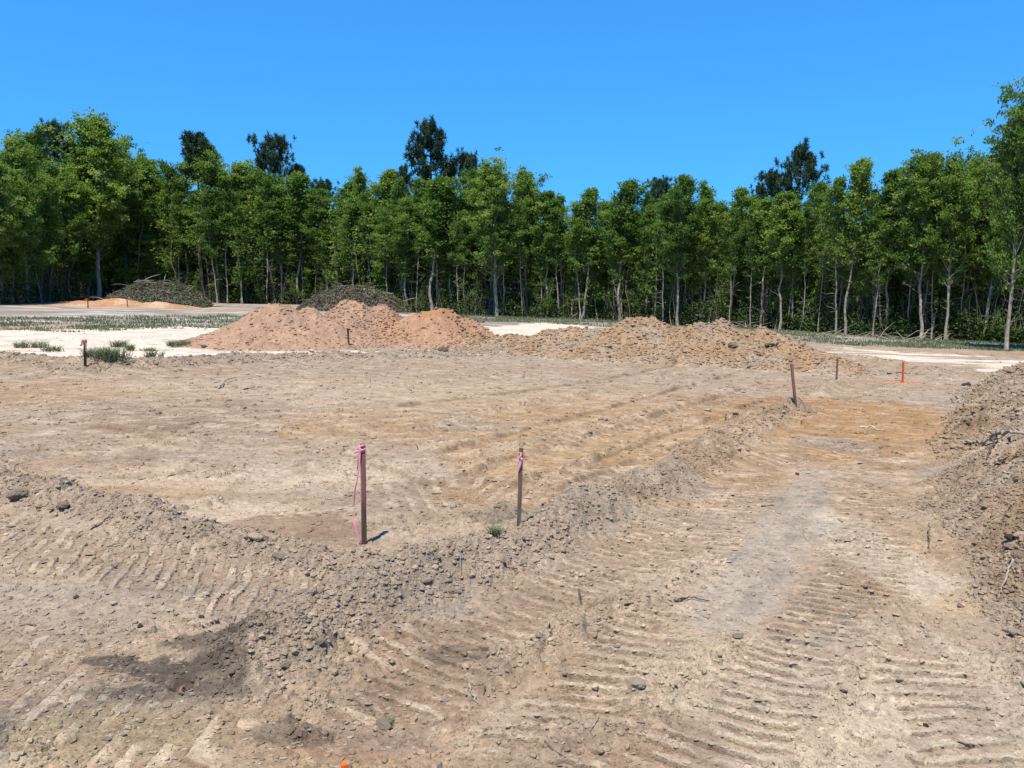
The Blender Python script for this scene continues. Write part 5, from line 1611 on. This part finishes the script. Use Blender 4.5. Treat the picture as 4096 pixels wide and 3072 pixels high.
stick([(875, 1558), (905, 1532), (945, 1518)], .016, M_STICK, "long pale curved twig on the pad left of the centre", lift=[0, .06, .03])
stick([(975, 1560), (1020, 1550)], .016, M_STICKD, "dark straight twig on the pad right of the curved twig")
stick([(2900, 1690), (2904, 1670)], .012, M_STICKD, "dark upright stub on the ochre part of the pad", lift=[0, .05])
stick([(3060, 1393), (3085, 1390), (3110, 1392)], .05, M_STICKD, "dark log lying on the shoulder of the right tan heap", lift=[.02, .04, .04])
stick([(3106, 1382), (3112, 1393), (3118, 1404)], .03, M_STICK, "white stick beside the dark log on the right tan heap", lift=[.05, .02, 0])
stick([(3440, 1712), (3475, 1716), (3530, 1726)], .018, plain("pale_root", (.60, .50, .36), .8, .2, 20), "pale root lying on the ochre soil before the orange stake", lift=[0, .02, 0])
stick([(3550, 1498), (3590, 1495), (3640, 1498)], .025, M_STICKD, "dark stick lying just behind the orange stake")
stick([(390, 1472), (385, 1455), (372, 1446)], .02, M_STICKD, "dark root curling from the berm right of the black stake", lift=[0, .05, .12])
stick([(150, 1322), (190, 1324)], .04, M_STICKD, "dark stick lying on the far edge of the white sand")
stick([(30, 1402), (110, 1406), (240, 1412)], .012, plain("pink_string", (.72, .30, .26), .6, .1, 20), "pinkish string lying on the sand left of the black stake", name="string")

STUBS = [(65, 2292, 26), (116, 2098, 14), (578, 2172, 28), (535, 2196, 24), (349, 2357, 16), (126, 2354, 14), (418, 2420, 10), (1130, 2375, 18), (590, 2230, 18), (1060, 2470, 14), (970, 2490, 10), (180, 2135, 12), (720, 2215, 14), (860, 2360, 12),
         (1570, 1795, 22), (1672, 1800, 26), (1480, 1530, 12), (1380, 1600, 10), (980, 1700, 14), (1020, 1675, 12), (760, 1740, 12), (1340, 1555, 10), (1160, 1610, 9), (1250, 1470, 10), (2080, 1735, 10), (2240, 1690, 9), (2440, 1640, 8), (2700, 1545, 8), (2130, 1690, 10), (575, 1860, 14), (430, 1700, 9), (1860, 1470, 9), (900, 2020, 12), (860, 1985, 12), (1000, 1900, 12), (1530, 2090, 10)]
for k, (px, py, hh) in enumerate(STUBS):
    p = hit(px, py)
    s = hh / FPX * p[1]
    r = np.random.default_rng(900 + k)
    g = Geo()
    for q in range(1 + k % 3):
        d2 = np.array([r.normal(0, .45), r.normal(0, .3), 1.0]); L = s * r.uniform(.6, 1)
        g.tube([(0, 0, -.02), d2 * L * .5 + r.normal(0, s * .08, 3), d2 * L], [s * .10, s * .08, s * .04], 4)
    o = obj("stubble_stub", g.mesh("stubble_stub", M_STICKD if k % 2 else M_STICK)); o.location = p
    tag(o, "short broken stem stub sticking up from the graded soil", "stem stub", "stem stubs on the graded soil")
